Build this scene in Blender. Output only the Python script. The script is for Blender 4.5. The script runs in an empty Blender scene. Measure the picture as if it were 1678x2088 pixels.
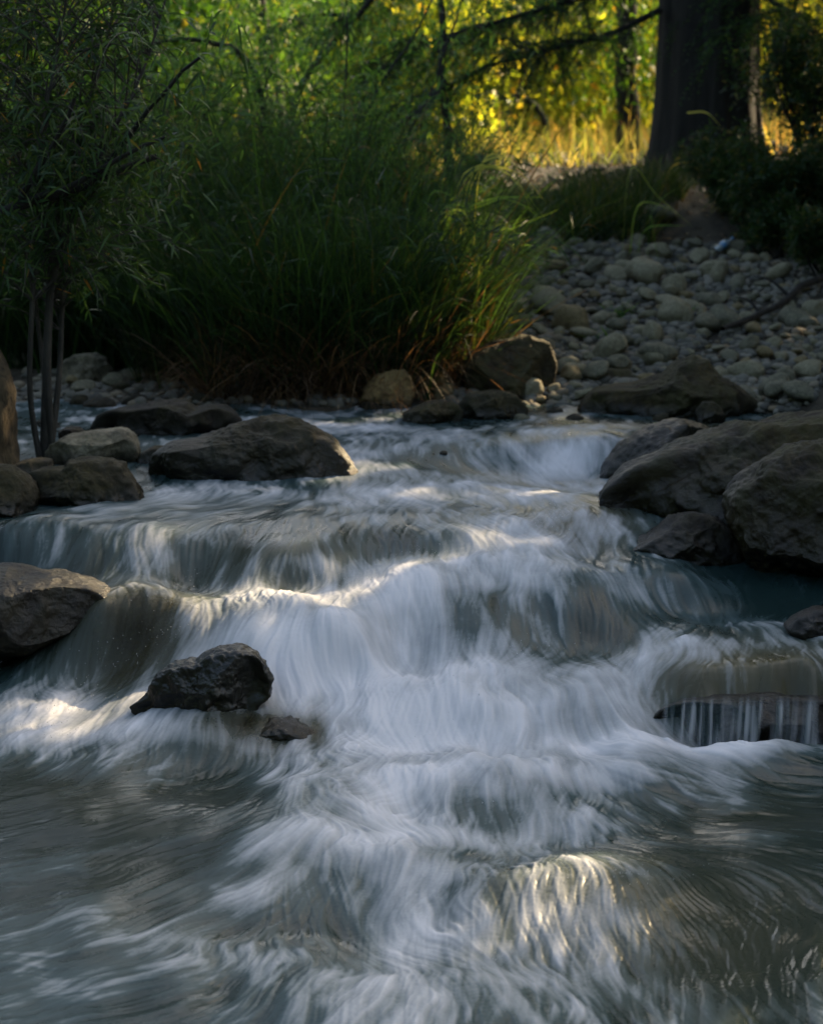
import bpy, bmesh, math, random
import numpy as np
from mathutils import Vector

SC = bpy.context.scene
COL = SC.collection
R = math.radians
rng = np.random.default_rng(7)
random.seed(7)

# ---------------------------------------------------------------- camera
H_CAM, PITCH, FPX = 2.2, R(10.8), 3896.0
PW, PH = 1678, 2088
cd = bpy.data.cameras.new('camera')
cam = bpy.data.objects.new('camera', cd)
COL.objects.link(cam)
cam.location = (0, 0, H_CAM)
cam.rotation_euler = (R(90) - PITCH, 0, 0)
cd.sensor_fit = 'VERTICAL'
cd.sensor_height = 36.0
cd.lens = 36.0 * FPX / PH
cd.clip_start, cd.clip_end = 0.1, 600
cd.dof.use_dof = True
cd.dof.focus_distance = 7.4
cd.dof.aperture_fstop = 2.8
SC.camera = cam

# ---------------------------------------------------------------- light
SUN_AZ, SUN_EL = R(42), R(29)         # azimuth to the right of the view
SUN = np.array([math.sin(SUN_AZ) * math.cos(SUN_EL), math.cos(SUN_AZ) * math.cos(SUN_EL), math.sin(SUN_EL)])
w = bpy.data.worlds.new('World')
SC.world = w
w.use_nodes = True
nt = w.node_tree
sky = nt.nodes.new('ShaderNodeTexSky')
sky.sky_type = 'NISHITA'
sky.sun_disc = False
sky.sun_elevation = SUN_EL
sky.sun_rotation = SUN_AZ
sky.air_density = 1.0
sky.dust_density = 6.0
sky.ozone_density = 0.3
wb = nt.nodes.new('ShaderNodeMix')
wb.data_type, wb.blend_type = 'RGBA', 'MULTIPLY'
wb.inputs[0].default_value = 1.0
wb.inputs[7].default_value = (1.0, 1.02, 0.985, 1)       # warm white balance of the photograph
nt.links.new(sky.outputs[0], wb.inputs[6])
nt.links.new(wb.outputs[2], nt.nodes['Background'].inputs[0])
nt.nodes['Background'].inputs[1].default_value = 0.15
sl = bpy.data.lights.new('sun', 'SUN')
sl.energy = 5.0
sl.angle = R(0.55)
sl.color = (1.0, 0.76, 0.45)
so = bpy.data.objects.new('sun', sl)
COL.objects.link(so)
so.location = (20, 25, 20)
so.rotation_euler = Vector(SUN).to_track_quat('Z', 'Y').to_euler()
SC.view_settings.view_transform = 'Standard'
SC.view_settings.look = 'None'
SC.view_settings.exposure = 1.7
SC.view_settings.gamma = 1.0
SC.cycles.max_bounces = 8
SC.cycles.transparent_max_bounces = 16
SC.cycles.transmission_bounces = 4
SC.cycles.use_denoising = True
SC.cycles.sample_clamp_indirect = 4.0
SC.cycles.caustics_reflective = False
SC.cycles.caustics_refractive = False

cP, sP = math.cos(PITCH), math.sin(PITCH)


def ray(px, py):
    a, b = (px - PW / 2) / FPX, (PH / 2 - py) / FPX
    return np.array([a, cP + b * sP, -sP + b * cP])


def at_y(px, py, y):
    d = ray(px, py)
    return np.array([0, 0, H_CAM]) + d * (y / d[1])


def at_z(px, py, z):
    d = ray(px, py)
    return np.array([0, 0, H_CAM]) + d * ((z - H_CAM) / d[2])


# ---------------------------------------------------------------- noise
def _hash(ix, iy, iz, seed):
    h = (ix.astype(np.int64) * 374761393 + iy.astype(np.int64) * 668265263 + iz.astype(np.int64) * 2147483647 * 3 + seed * 974634777) & 0xffffffff
    h = ((h ^ (h >> 13)) * 1274126177) & 0xffffffff
    h = ((h ^ (h >> 16)) * 2246822519) & 0xffffffff
    return ((h ^ (h >> 15)) & 0xffffff) / float(0xffffff)


def vnoise(p, seed=0):
    p = np.asarray(p, dtype=np.float64)
    i = np.floor(p).astype(np.int64)
    f = p - i
    f = f * f * f * (f * (f * 6 - 15) + 10)
    out = 0
    for dx in (0, 1):
        wx = f[..., 0] if dx else 1 - f[..., 0]
        for dy in (0, 1):
            wy = f[..., 1] if dy else 1 - f[..., 1]
            for dz in (0, 1):
                wz = f[..., 2] if dz else 1 - f[..., 2]
                out = out + wx * wy * wz * _hash(i[..., 0] + dx, i[..., 1] + dy, i[..., 2] + dz, seed)
    return out * 2 - 1


def fbm(p, octv=4, seed=0, gain=0.5, lac=2.03):
    s, a = 0, 1.0
    p = np.asarray(p, dtype=np.float64)
    for o in range(octv):
        s = s + a * vnoise(p, seed + o * 17)
        p = p * lac + 11.3
        a *= gain
    return s


def p3(x, y, z=0.0):
    x = np.asarray(x, dtype=np.float64)
    return np.stack([x, np.broadcast_to(y, x.shape), np.broadcast_to(z, x.shape)], -1)


def sstep(a, b, x):
    t = np.clip((x - a) / (b - a), 0, 1)
    return t * t * (3 - 2 * t)


# ---------------------------------------------------------------- mesh helpers
def mesh_from(name, V, F, smooth=True, attrs=None):
    """V (n,3); F list of int arrays, each (m,3) or (m,4)."""
    me = bpy.data.meshes.new(name)
    V = np.ascontiguousarray(V, dtype=np.float32)
    if not isinstance(F, (list, tuple)):
        F = [F]
    F = [np.asarray(f, dtype=np.int32) for f in F if len(f)]
    me.vertices.add(len(V))
    me.vertices.foreach_set('co', V.ravel())
    nl = sum(f.size for f in F)
    npoly = sum(len(f) for f in F)
    me.loops.add(nl)
    me.loops.foreach_set('vertex_index', np.concatenate([f.ravel() for f in F]))
    me.polygons.add(npoly)
    tot = np.concatenate([np.full(len(f), f.shape[1], np.int32) for f in F])
    st = np.concatenate([[0], np.cumsum(tot)[:-1]]).astype(np.int32)
    me.polygons.foreach_set('loop_start', st)
    me.polygons.foreach_set('loop_total', tot)
    me.polygons.foreach_set('use_smooth', np.full(npoly, smooth, bool))
    for k, v in (attrs or {}).items():
        a = me.attributes.new(k, 'FLOAT', 'POINT')
        a.data.foreach_set('value', np.ascontiguousarray(v, dtype=np.float32))
    me.update(calc_edges=True)
    me.validate()
    return me


def link(name, me, mat, parent=None, loc=None):
    o = bpy.data.objects.new(name, me)
    COL.objects.link(o)
    if mat is not None and len(me.materials) == 0:
        me.materials.append(mat)
    if parent is not None:
        o.parent = parent
    if loc is not None:
        o.location = loc
    return o


def tag(o, label=None, cat=None, group=None, kind=None):
    if label:
        o['label'] = label
    if cat:
        o['category'] = cat
    if group:
        o['group'] = group
    if kind:
        o['kind'] = kind
    return o


def empty(name, loc=(0, 0, 0)):
    o = bpy.data.objects.new(name, None)
    COL.objects.link(o)
    o.location = loc
    o.empty_display_size = 0.1
    return o


def norm(v):
    v = np.asarray(v, dtype=np.float64)
    return v / np.maximum(np.linalg.norm(v, axis=-1, keepdims=True), 1e-9)


def strips(base, d, L, W, droop, S=3, prof='leaf', side=None, bend=None, r=rng):
    """Curved flat strips: leaves, needles, grass blades. Returns V, F, t-per-vertex, id-per-vertex."""
    n = len(base)
    d = norm(d)
    L = np.broadcast_to(L, (n,)).astype(float)
    W = np.broadcast_to(W, (n,)).astype(float)
    droop = np.broadcast_to(droop, (n,)).astype(float)
    if side is None:
        side = np.cross(d, r.normal(size=(n, 3)))
    side = norm(side)
    t = np.linspace(0, 1, S + 1)
    P = base[:, None, :] + d[:, None, :] * (L[:, None, None] * t[None, :, None])
    P[:, :, 2] -= (droop * L)[:, None] * t[None, :] ** 2
    if bend is not None:
        P = P + bend[:, None, :] * (t[None, :, None] ** 2)
    if prof == 'leaf':
        wp = np.sin(np.pi * np.clip(t, 0, 1) ** 0.8)
        wp[0], wp[-1] = 0.12, 0.03
    elif prof == 'round':
        wp = np.sqrt(np.clip(np.sin(np.pi * t), 0, 1))
        wp[0], wp[-1] = 0.1, 0.1
    else:
        wp = np.clip(1 - t ** 2.2, 0.04, 1)
    o = side[:, None, :] * (0.5 * W[:, None, None] * wp[None, :, None])
    V = np.stack([P - o, P + o], 2).reshape(-1, 3)
    k = np.arange(S)
    q = np.stack([2 * k, 2 * k + 1, 2 * k + 3, 2 * k + 2], -1)
    F = (q[None] + (np.arange(n) * 2 * (S + 1))[:, None, None]).reshape(-1, 4)
    tt = np.tile(np.repeat(t, 2), n)
    ids = np.repeat(np.arange(n), 2 * (S + 1))
    return V, F, tt, ids


def tube(pts, rad, n=8, cap=True):
    pts = np.asarray(pts, dtype=float)
    m = len(pts)
    rad = np.broadcast_to(rad, (m,)).astype(float)
    tan = norm(np.gradient(pts, axis=0))
    ref = np.array([0.13, 1.0, 0.07]) if abs(tan[0][1]) < 0.9 else np.array([1.0, 0.1, 0.05])
    V = []
    for i in range(m):
        u = norm(np.cross(tan[i], ref))
        v = np.cross(u, tan[i])
        a = np.arange(n) * 2 * np.pi / n
        V.append(pts[i] + rad[i] * (np.cos(a)[:, None] * u + np.sin(a)[:, None] * v))
    V = np.concatenate(V)
    i = np.arange(m - 1)[:, None] * n
    j = np.arange(n)[None, :]
    j2 = (j + 1) % n
    F = np.stack([i + j, i + j2, i + n + j2, i + n + j], -1).reshape(-1, 4)
    return V, F


class Acc:
    def __init__(s):
        s.V, s.F, s.A, s.n = [], [], [], 0

    def add(s, V, F, a=0.5):
        s.V.append(V)
        s.F.append(np.asarray(F) + s.n)
        s.A.append(np.broadcast_to(a, (len(V),)))
        s.n += len(V)

    def mesh(s, name, attr='tint', smooth=True):
        return mesh_from(name, np.concatenate(s.V), [f for f in s.F], smooth, {attr: np.concatenate(s.A)})


def curve(pts, n):
    """Smooth interpolation through points (Catmull-Rom)."""
    P = np.asarray(pts, dtype=float)
    P = np.vstack([2 * P[0] - P[1], P, 2 * P[-1] - P[-2]])
    out = []
    segs = len(P) - 3
    for u in np.linspace(0, segs - 1e-6, n):
        i = int(u)
        t = u - i
        a, b, c, e = P[i], P[i + 1], P[i + 2], P[i + 3]
        out.append(0.5 * (2 * b + (c - a) * t + (2 * a - 5 * b + 4 * c - e) * t * t + (3 * b - a - 3 * c + e) * t ** 3))
    return np.array(out)


# ---------------------------------------------------------------- materials
class NT:
    def __init__(s, name):
        s.m = bpy.data.materials.new(name)
        s.m.use_nodes = True
        s.t = s.m.node_tree
        s.t.nodes.clear()
        s.out = s.n('ShaderNodeOutputMaterial')

    def n(s, typ, **kw):
        x = s.t.nodes.new(typ)
        for k, v in kw.items():
            if k in x.inputs.keys():
                x.inputs[k].default_value = v
            else:
                setattr(x, k, v)
        return x

    def l(s, a, b):
        s.t.links.new(a, b)

    def attr(s, name):
        x = s.n('ShaderNodeAttribute')
        x.attribute_name = name
        return x.outputs['Fac']

    def ramp(s, fac, stops, interp='LINEAR'):
        x = s.n('ShaderNodeValToRGB')
        e = x.color_ramp.elements
        x.color_ramp.interpolation = interp
        while len(e) < len(stops):
            e.new(0.5)
        for k, (p, c) in zip(e, stops):
            k.position = p
            k.color = (*c, 1) if len(c) == 3 else c
        s.l(fac, x.inputs[0])
        return x.outputs[0]

    def math(s, op, a, b=None, clamp=False):
        x = s.n('ShaderNodeMath', operation=op)
        x.use_clamp = clamp
        for i, v in enumerate((a, b)):
            if v is None:
                continue
            if hasattr(v, 'is_linked'):
                s.l(v, x.inputs[i])
            else:
                x.inputs[i].default_value = v
        return x.outputs[0]

    def mix(s, fac, a, b, mode='MIX'):
        x = s.n('ShaderNodeMix', data_type='RGBA', blend_type=mode)
        for sock, v in ((x.inputs[0], fac), (x.inputs[6], a), (x.inputs[7], b)):
            if hasattr(v, 'is_linked'):
                s.l(v, sock)
            elif isinstance(v, (int, float)):
                sock.default_value = v
            else:
                sock.default_value = (*v, 1)
        return x.outputs[2]

    def noise(s, scale, detail=4, rough=0.55, vec=None, out=0):
        x = s.n('ShaderNodeTexNoise')
        x.inputs['Scale'].default_value = scale
        x.inputs['Detail'].default_value = detail
        x.inputs['Roughness'].default_value = rough
        if vec is not None:
            s.l(vec, x.inputs['Vector'])
        return x.outputs[out]

    def pos(s):
        return s.n('ShaderNodeNewGeometry').outputs['Position']


def leaf_mat(name, stops, trans=0.45, tmul=(2.2, 1.9, 0.7), rough=0.5, spec=0.25):
    k = NT(name)
    c = k.ramp(k.attr('tint'), stops)
    p = k.n('ShaderNodeBsdfPrincipled', Roughness=rough)
    p.inputs['Specular IOR Level'].default_value = spec
    k.l(c, p.inputs['Base Color'])
    tr = k.n('ShaderNodeBsdfTranslucent')
    k.l(k.mix(1.0, c, tmul, 'MULTIPLY'), tr.inputs['Color'])
    mx = k.n('ShaderNodeMixShader')
    mx.inputs[0].default_value = trans
    k.l(p.outputs[0], mx.inputs[1])
    k.l(tr.outputs[0], mx.inputs[2])
    k.l(mx.outputs[0], k.out.inputs[0])
    return k.m


def bark_mat(name, c0, c1, scale=6, stretch=0.2, bump=0.6):
    k = NT(name)
    tc = k.n('ShaderNodeTexCoord')
    mp = k.n('ShaderNodeMapping')
    mp.inputs['Scale'].default_value = (1, 1, stretch)
    k.l(tc.outputs['Object'], mp.inputs['Vector'])
    nz = k.noise(scale, 6, 0.65, mp.outputs[0])
    c = k.ramp(nz, [(0.3, c0), (0.7, c1)])
    p = k.n('ShaderNodeBsdfPrincipled', Roughness=0.9)
    k.l(c, p.inputs['Base Color'])
    b = k.n('ShaderNodeBump', Strength=bump, Distance=0.03)
    k.l(nz, b.inputs['Height'])
    k.l(b.outputs[0], p.inputs['Normal'])
    k.l(p.outputs[0], k.out.inputs[0])
    return k.m


def rock_mat(name, dark, mid, light, moss=(0.040, 0.036, 0.008), moss_amt=0.85, patch=(0.085, 0.078, 0.052), patch_amt=0.3, bump=0.5, scale=9):
    k = NT(name)
    tc = k.n('ShaderNodeTexCoord')
    v = tc.outputs['Object']
    oi = k.n('ShaderNodeObjectInfo')
    va = k.n('ShaderNodeVectorMath', operation='ADD')
    k.l(v, va.inputs[0])
    sc = k.n('ShaderNodeVectorMath', operation='SCALE')
    k.l(oi.outputs['Location'], sc.inputs[0])
    sc.inputs['Scale'].default_value = 3.7
    k.l(sc.outputs[0], va.inputs[1])
    v = va.outputs[0]
    n1 = k.noise(scale * 0.45, 8, 0.62, v)
    n2 = k.noise(scale * 4, 8, 0.7, v)
    n3 = k.noise(scale * 1.3, 6, 0.6, v)
    c = k.ramp(n1, [(0.36, dark), (0.5, mid), (0.64, light)])
    c = k.mix(k.ramp(n2, [(0.38, (0, 0, 0)), (0.62, (0.85,) * 3)]), c, k.mix(1.0, c, (0.35, 0.35, 0.33), 'MULTIPLY'))
    n4 = k.noise(scale * 9, 5, 0.75, v)
    c = k.mix(k.ramp(n4, [(0.6, (0, 0, 0)), (0.72, (0.5,) * 3)]), c, k.mix(1.0, c, (2.5, 2.4, 2.0), 'MULTIPLY'))
    pf = k.ramp(n3, [(0.56, (0, 0, 0)), (0.7, (patch_amt,) * 3)])
    c = k.mix(pf, c, patch)
    nz = k.n('ShaderNodeSeparateXYZ')
    k.l(k.n('ShaderNodeNewGeometry').outputs['Normal'], nz.inputs[0])
    mf = k.math('MULTIPLY', k.ramp(k.noise(scale * 0.8, 7, 0.7, v), [(0.42, (0, 0, 0)), (0.62, (1, 1, 1))]), moss_amt)
    c = k.mix(mf, c, moss)
    wet = k.attr('wet')
    wn = k.math('ADD', wet, k.math('MULTIPLY', k.math('SUBTRACT', n3, 0.5), 0.5), True)
    c = k.mix(wn, c, k.mix(1.0, c, (0.29, 0.28, 0.26), 'MULTIPLY'))
    p = k.n('ShaderNodeBsdfPrincipled')
    k.l(c, p.inputs['Base Color'])
    k.l(k.ramp(wn, [(0, (0.85,) * 3), (1, (0.26,) * 3)]), p.inputs['Roughness'])
    p.inputs['Specular IOR Level'].default_value = 0.42
    b = k.n('ShaderNodeBump', Strength=bump, Distance=0.03)
    hh = k.math('ADD', k.math('ADD', k.math('MULTIPLY', n2, 0.6), n3), k.math('MULTIPLY', n4, 0.25))
    k.l(hh, b.inputs['Height'])
    k.l(b.outputs[0], p.inputs['Normal'])
    k.l(p.outputs[0], k.out.inputs[0])
    return k.m


M = {}
M['leaf_willow'] = leaf_mat('willow_leaf', [(0, (0.012, 0.028, 0.014)), (0.6, (0.03, 0.07, 0.025)), (0.985, (0.05, 0.09, 0.03)), (1, (0.25, 0.12, 0.02))], 0.4)
M['leaf_reed'] = leaf_mat('reed_blade', [(0, (0.0107, 0.0243, 0.0107)), (0.6, (0.0216, 0.0540, 0.0189)), (0.93, (0.0478, 0.1008, 0.0270)), (0.98, (0.10, 0.065, 0.025)), (1, (0.16, 0.11, 0.05))], 0.4)
M['leaf_arch'] = leaf_mat('arching_blade', [(0, (0.03, 0.07, 0.015)), (0.5, (0.07, 0.15, 0.025)), (0.85, (0.16, 0.2, 0.04)), (0.93, (0.4, 0.16, 0.03)), (1, (0.45, 0.3, 0.12))], 0.5)
M['leaf_feather'] = leaf_mat('feather_leaf', [(0, (0.022, 0.060, 0.022)), (0.6, (0.053, 0.135, 0.038)), (1, (0.135, 0.240, 0.045))], 0.45)
M['leaf_cypress'] = leaf_mat('cypress_leaf', [(0, (0.012, 0.04, 0.014)), (0.7, (0.03, 0.09, 0.022)), (1, (0.08, 0.14, 0.03))], 0.42)
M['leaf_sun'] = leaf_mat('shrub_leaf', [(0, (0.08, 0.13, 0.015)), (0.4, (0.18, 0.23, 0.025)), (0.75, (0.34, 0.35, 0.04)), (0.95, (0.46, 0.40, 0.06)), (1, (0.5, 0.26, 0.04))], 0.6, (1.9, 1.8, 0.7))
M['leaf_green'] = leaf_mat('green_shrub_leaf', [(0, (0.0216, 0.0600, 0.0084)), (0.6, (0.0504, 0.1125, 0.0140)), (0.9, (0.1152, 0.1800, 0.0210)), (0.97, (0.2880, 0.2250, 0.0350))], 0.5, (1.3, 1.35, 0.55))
M['leaf_wood'] = leaf_mat('woods_leaf', [(0, (0.02, 0.045, 0.012)), (0.6, (0.05, 0.1, 0.02)), (0.9, (0.14, 0.17, 0.03)), (1, (0.3, 0.22, 0.05))], 0.45)
M['leaf_shade'] = leaf_mat('canopy_leaf', [(0, (0.02, 0.05, 0.015)), (1, (0.06, 0.12, 0.03))], 0.3)
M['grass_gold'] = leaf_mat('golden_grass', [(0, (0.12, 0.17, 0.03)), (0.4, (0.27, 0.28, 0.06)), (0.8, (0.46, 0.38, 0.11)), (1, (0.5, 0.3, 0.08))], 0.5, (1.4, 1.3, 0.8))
M['thatch'] = leaf_mat('dead_thatch', [(0, (0.0340, 0.0224, 0.0120)), (0.7, (0.0850, 0.0544, 0.0270)), (1, (0.2210, 0.1360, 0.0600))], 0.3, (2.5500, 1.9200, 1.2000))
M['grass_dark'] = leaf_mat('dark_grass', [(0, (0.012, 0.03, 0.01)), (0.8, (0.03, 0.065, 0.02)), (1, (0.12, 0.1, 0.04))], 0.4)
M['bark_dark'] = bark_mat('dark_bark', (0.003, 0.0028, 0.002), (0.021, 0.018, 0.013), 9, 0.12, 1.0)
M['bark_grey'] = bark_mat('grey_bark', (0.018, 0.017, 0.013), (0.055, 0.05, 0.04), 20, 0.25)
M['bark_warm'] = bark_mat('mossy_bark', (0.012, 0.010, 0.006), (0.12, 0.08, 0.035), 22, 0.35, 1.0)
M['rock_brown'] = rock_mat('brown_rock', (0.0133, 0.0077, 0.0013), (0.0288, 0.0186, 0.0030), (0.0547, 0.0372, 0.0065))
M['rock_grey'] = rock_mat('grey_rock', (0.099, 0.089, 0.061), (0.198, 0.171, 0.119), (0.297, 0.261, 0.180), moss_amt=0.25)
M['rock_tan'] = rock_mat('tan_rock', (0.150, 0.098, 0.035), (0.278, 0.186, 0.069), (0.386, 0.270, 0.110), moss_amt=0.15)
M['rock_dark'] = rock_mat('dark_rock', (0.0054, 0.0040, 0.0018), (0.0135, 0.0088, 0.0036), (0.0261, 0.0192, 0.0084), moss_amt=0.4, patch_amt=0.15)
M['rock_moss'] = rock_mat('mossy_rock', (0.0096, 0.0077, 0.0013), (0.0229, 0.0170, 0.0026), (0.0458, 0.0325, 0.0057), moss=(0.0170, 0.0155, 0.0013), moss_amt=0.75)
M['rock_black'] = rock_mat('black_wet_rock', (0.012, 0.012, 0.009), (0.03, 0.03, 0.022), (0.075, 0.075, 0.055), moss_amt=0.4, patch_amt=0.25, bump=0.3)
M['leaf_sunlit'] = leaf_mat('sunlit_blade', [(0, (0.07, 0.15, 0.025)), (0.5, (0.16, 0.28, 0.04)), (0.8, (0.34, 0.36, 0.08)), (0.93, (0.5, 0.25, 0.06)), (1, (0.5, 0.36, 0.16))], 0.5, (1.6, 1.5, 0.7))  # arching blade colours raised, so sunlight on the blades is painted in
M['stone_pale'] = rock_mat('pale_stone', (0.1733, 0.1539, 0.0956), (0.2459, 0.2205, 0.1362), (0.3184, 0.2881, 0.1816), moss_amt=0.1, patch_amt=0.15, bump=0.25, scale=14)
M['stone_grey'] = rock_mat('grey_stone', (0.0943, 0.0897, 0.0592), (0.1524, 0.1411, 0.0908), (0.2168, 0.2000, 0.1273), moss_amt=0.1, patch_amt=0.15, bump=0.25, scale=14)
M['stone_tan'] = rock_mat('tan_stone', (0.1306, 0.0974, 0.0413), (0.2023, 0.1539, 0.0702), (0.2604, 0.2077, 0.0998), moss_amt=0.1, patch_amt=0.15, bump=0.25, scale=14)


def ground_mat():
    k = NT('bank_earth')
    v = k.pos()
    n1 = k.noise(1.6, 8, 0.62, v)
    n2 = k.noise(14, 8, 0.7, v)
    c = k.ramp(n1, [(0.3, (0.012, 0.010, 0.006)), (0.5, (0.03, 0.024, 0.015)), (0.72, (0.075, 0.058, 0.034))])
    c = k.mix(k.ramp(n2, [(0.4, (0, 0, 0)), (0.75, (0.4,) * 3)]), c, (0.12, 0.092, 0.052))
    p = k.n('ShaderNodeBsdfPrincipled', Roughness=0.95)
    k.l(c, p.inputs['Base Color'])
    b = k.n('ShaderNodeBump', Strength=0.8, Distance=0.03)
    k.l(n2, b.inputs['Height'])
    k.l(b.outputs[0], p.inputs['Normal'])
    k.l(p.outputs[0], k.out.inputs[0])
    return k.m


def water_mat():
    k = NT('river_water')
    foam = k.attr('foam')
    silt = k.attr('silt')
    wat = k.mix(silt, (0.009, 0.021, 0.020), (0.075, 0.062, 0.03))
    mid = k.mix(silt, (0.056, 0.088, 0.095), (0.115, 0.105, 0.068))
    c = k.mix(k.math('POWER', k.math('MULTIPLY', foam, 2.0, True), 1.7), wat, mid)
    c = k.mix(k.math('MULTIPLY', k.math('SUBTRACT', foam, 0.4), 1.67, True), c, (0.56, 0.555, 0.575))
    p = k.n('ShaderNodeBsdfPrincipled')
    p.inputs['IOR'].default_value = 1.33
    k.l(c, p.inputs['Base Color'])
    k.l(k.ramp(foam, [(0.2, (0.42,) * 3), (0.8, (0.22,) * 3)]), p.inputs['Specular IOR Level'])
    k.l(k.ramp(foam, [(0.0, (0.20,) * 3), (0.5, (0.38,) * 3), (0.9, (0.65,) * 3)]), p.inputs['Roughness'])
    tr = k.n('ShaderNodeBsdfTransparent')
    mx = k.n('ShaderNodeMixShader')
    k.l(k.attr('opacity'), mx.inputs[0])
    k.l(tr.outputs[0], mx.inputs[1])
    k.l(p.outputs[0], mx.inputs[2])
    k.l(mx.outputs[0], k.out.inputs[0])
    return k.m


M['earth'] = ground_mat()
M['water'] = water_mat()

# ---------------------------------------------------------------- water surface (heights read off the cascade)
WZ = {
    -450: [(830, .60), (960, .56), (1060, .50), (1100, .47), (1200, .27), (1300, .12), (1420, .03), (1530, -.03), (1650, -.06), (1800, -.09), (1950, -.12), (2200, -.17)],
    0: [(830, .60), (960, .56), (1060, .50), (1100, .47), (1200, .27), (1300, .10), (1420, .03), (1530, -.03), (1650, -.06), (1800, -.09), (1950, -.12), (2200, -.17)],
    200: [(830, .6), (960, .56), (1050, .51), (1098, .47), (1195, .325), (1215, .335), (1250, .30), (1340, .13), (1420, .05), (1530, -.02), (1650, -.05), (1800, -.08), (1950, -.12), (2200, -.17)],
    400: [(830, .6), (960, .56), (1040, .51), (1100, .47), (1190, .33), (1205, .345), (1240, .33), (1300, .24), (1400, .115), (1450, .08), (1490, .045), (1540, -.02), (1650, -.04), (1800, -.08), (1950, -.12), (2200, -.17)],
    600: [(830, .6), (960, .56), (1030, .52), (1080, .505), (1130, .45), (1200, .33), (1215, .34), (1260, .32), (1320, .235), (1400, .12), (1450, .07), (1500, .01), (1600, 0), (1680, .01), (1730, 0), (1800, -.05), (1950, -.12), (2000, -.11), (2200, -.17)],
    710: [(830, .6), (960, .556), (1035, .52), (1090, .49), (1140, .42), (1180, .37), (1195, .368), (1260, .315), (1320, .225), (1360, .15), (1400, .11), (1440, .07), (1520, 0)],
    900: [(830, .6), (955, .54), (1040, .51), (1100, .465), (1130, .42), (1150, .41), (1200, .365), (1250, .295), (1300, .225), (1350, .15), (1372, .155), (1430, .1), (1530, -.015), (1560, .025), (1620, -.015)],
    800: [(830, .6), (960, .555), (1040, .52), (1100, .47), (1145, .40), (1170, .395), (1210, .36), (1250, .30), (1300, .225), (1350, .15), (1370, .15), (1430, .09), (1530, -.015), (1560, .02), (1620, -.02), (1690, -.03), (1720, 0), (1780, -.05), (1900, -.11), (1960, -.12), (1990, -.09), (2200, -.17)],
    1000: [(830, .6), (880, .61), (905, .61), (955, .52), (1000, .52), (1060, .49), (1110, .44), (1140, .41), (1160, .405), (1200, .36), (1250, .295), (1300, .225), (1350, .15), (1372, .16), (1430, .11), (1530, -.015), (1560, .03), (1620, -.01), (1700, -.06), (1760, -.04), (1780, -.02), (1850, -.07), (1960, -.13), (1990, -.1), (2200, -.17)],
    1200: [(830, .6), (875, .62), (905, .60), (955, .49), (1010, .51), (1060, .49), (1110, .42), (1150, .39), (1190, .365), (1240, .30), (1290, .225), (1345, .16), (1360, .165), (1440, .09), (1510, 0), (1540, .02), (1620, -.03), (1700, -.05), (1745, -.01), (1770, -.005), (1850, -.06), (1970, -.13), (2200, -.17)],
    1390: [(830, .6), (900, .58), (1000, .5), (1150, .37), (1180, .36), (1250, .24), (1275, .235), (1330, .205), (1390, .145), (1430, .085), (1470, .02), (1500, -.02), (1520, 0), (1600, -.03), (1700, -.06), (1800, -.05), (1900, -.1), (2200, -.17)],
    1460: [(830, .6), (900, .58), (1000, .5), (1170, .33), (1245, .245), (1290, .235), (1345, .205), (1400, .137), (1425, .107), (1470, .0), (1500, -.03), (1520, -.01), (1600, -.04), (1700, -.06), (1850, -.09), (2200, -.17)],
    1520: [(830, .6), (900, .58), (1000, .5), (1170, .33), (1245, .245), (1290, .235), (1345, .205), (1400, .137), (1425, .107), (1470, .0), (1500, -.03), (1520, -.01), (1600, -.04), (1700, -.06), (1850, -.09), (2200, -.17)],
    1600: [(830, .6), (900, .58), (1000, .5), (1170, .33), (1245, .245), (1290, .235), (1345, .205), (1400, .137), (1425, .107), (1470, .0), (1500, -.03), (1520, -.01), (1600, -.04), (1700, -.06), (1850, -.09), (2200, -.17)],
    1678: [(830, .6), (900, .58), (1000, .5), (1170, .33), (1245, .245), (1290, .235), (1345, .205), (1400, .137), (1425, .107), (1470, .0), (1500, -.03), (1520, -.01), (1600, -.04), (1700, -.06), (1850, -.09), (2200, -.17)],
    2100: [(830, .6), (900, .58), (1000, .5), (1170, .33), (1245, .245), (1290, .235), (1345, .205), (1400, .137), (1425, .107), (1470, .0), (1500, -.03), (1520, -.01), (1600, -.04), (1700, -.06), (1850, -.09), (2200, -.17)],
}
ctrl = []
for cx, lst in WZ.items():
    for py, z in lst:
        ctrl.append(at_z(cx, py, z))
for x in np.linspace(-5, 5, 9):
    ctrl.append(np.array([x, 14.0, 0.62]))
ctrl = np.array(ctrl)


def _tps(d2):
    return 0.5 * d2 * np.log(d2 + 1e-12)


def tps_fit(P, v, lam=1e-4):
    n = len(P)
    d2 = ((P[:, None] - P[None]) ** 2).sum(-1)
    K = _tps(d2) + lam * np.eye(n)
    A = np.zeros((n + 3, n + 3))
    A[:n, :n] = K
    A[:n, n] = 1
    A[:n, n + 1:] = P
    A[n, :n] = 1
    A[n + 1:, :n] = P.T
    b = np.zeros(n + 3)
    b[:n] = v
    return np.linalg.solve(A, b)


def tps_eval(P, w, X):
    out = np.zeros(len(X))
    n = len(P)
    for i in range(0, len(X), 20000):
        x = X[i:i + 20000]
        d2 = ((x[:, None] - P[None]) ** 2).sum(-1)
        out[i:i + 20000] = _tps(d2) @ w[:n] + w[n] + x @ w[n + 1:]
    return out


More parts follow.
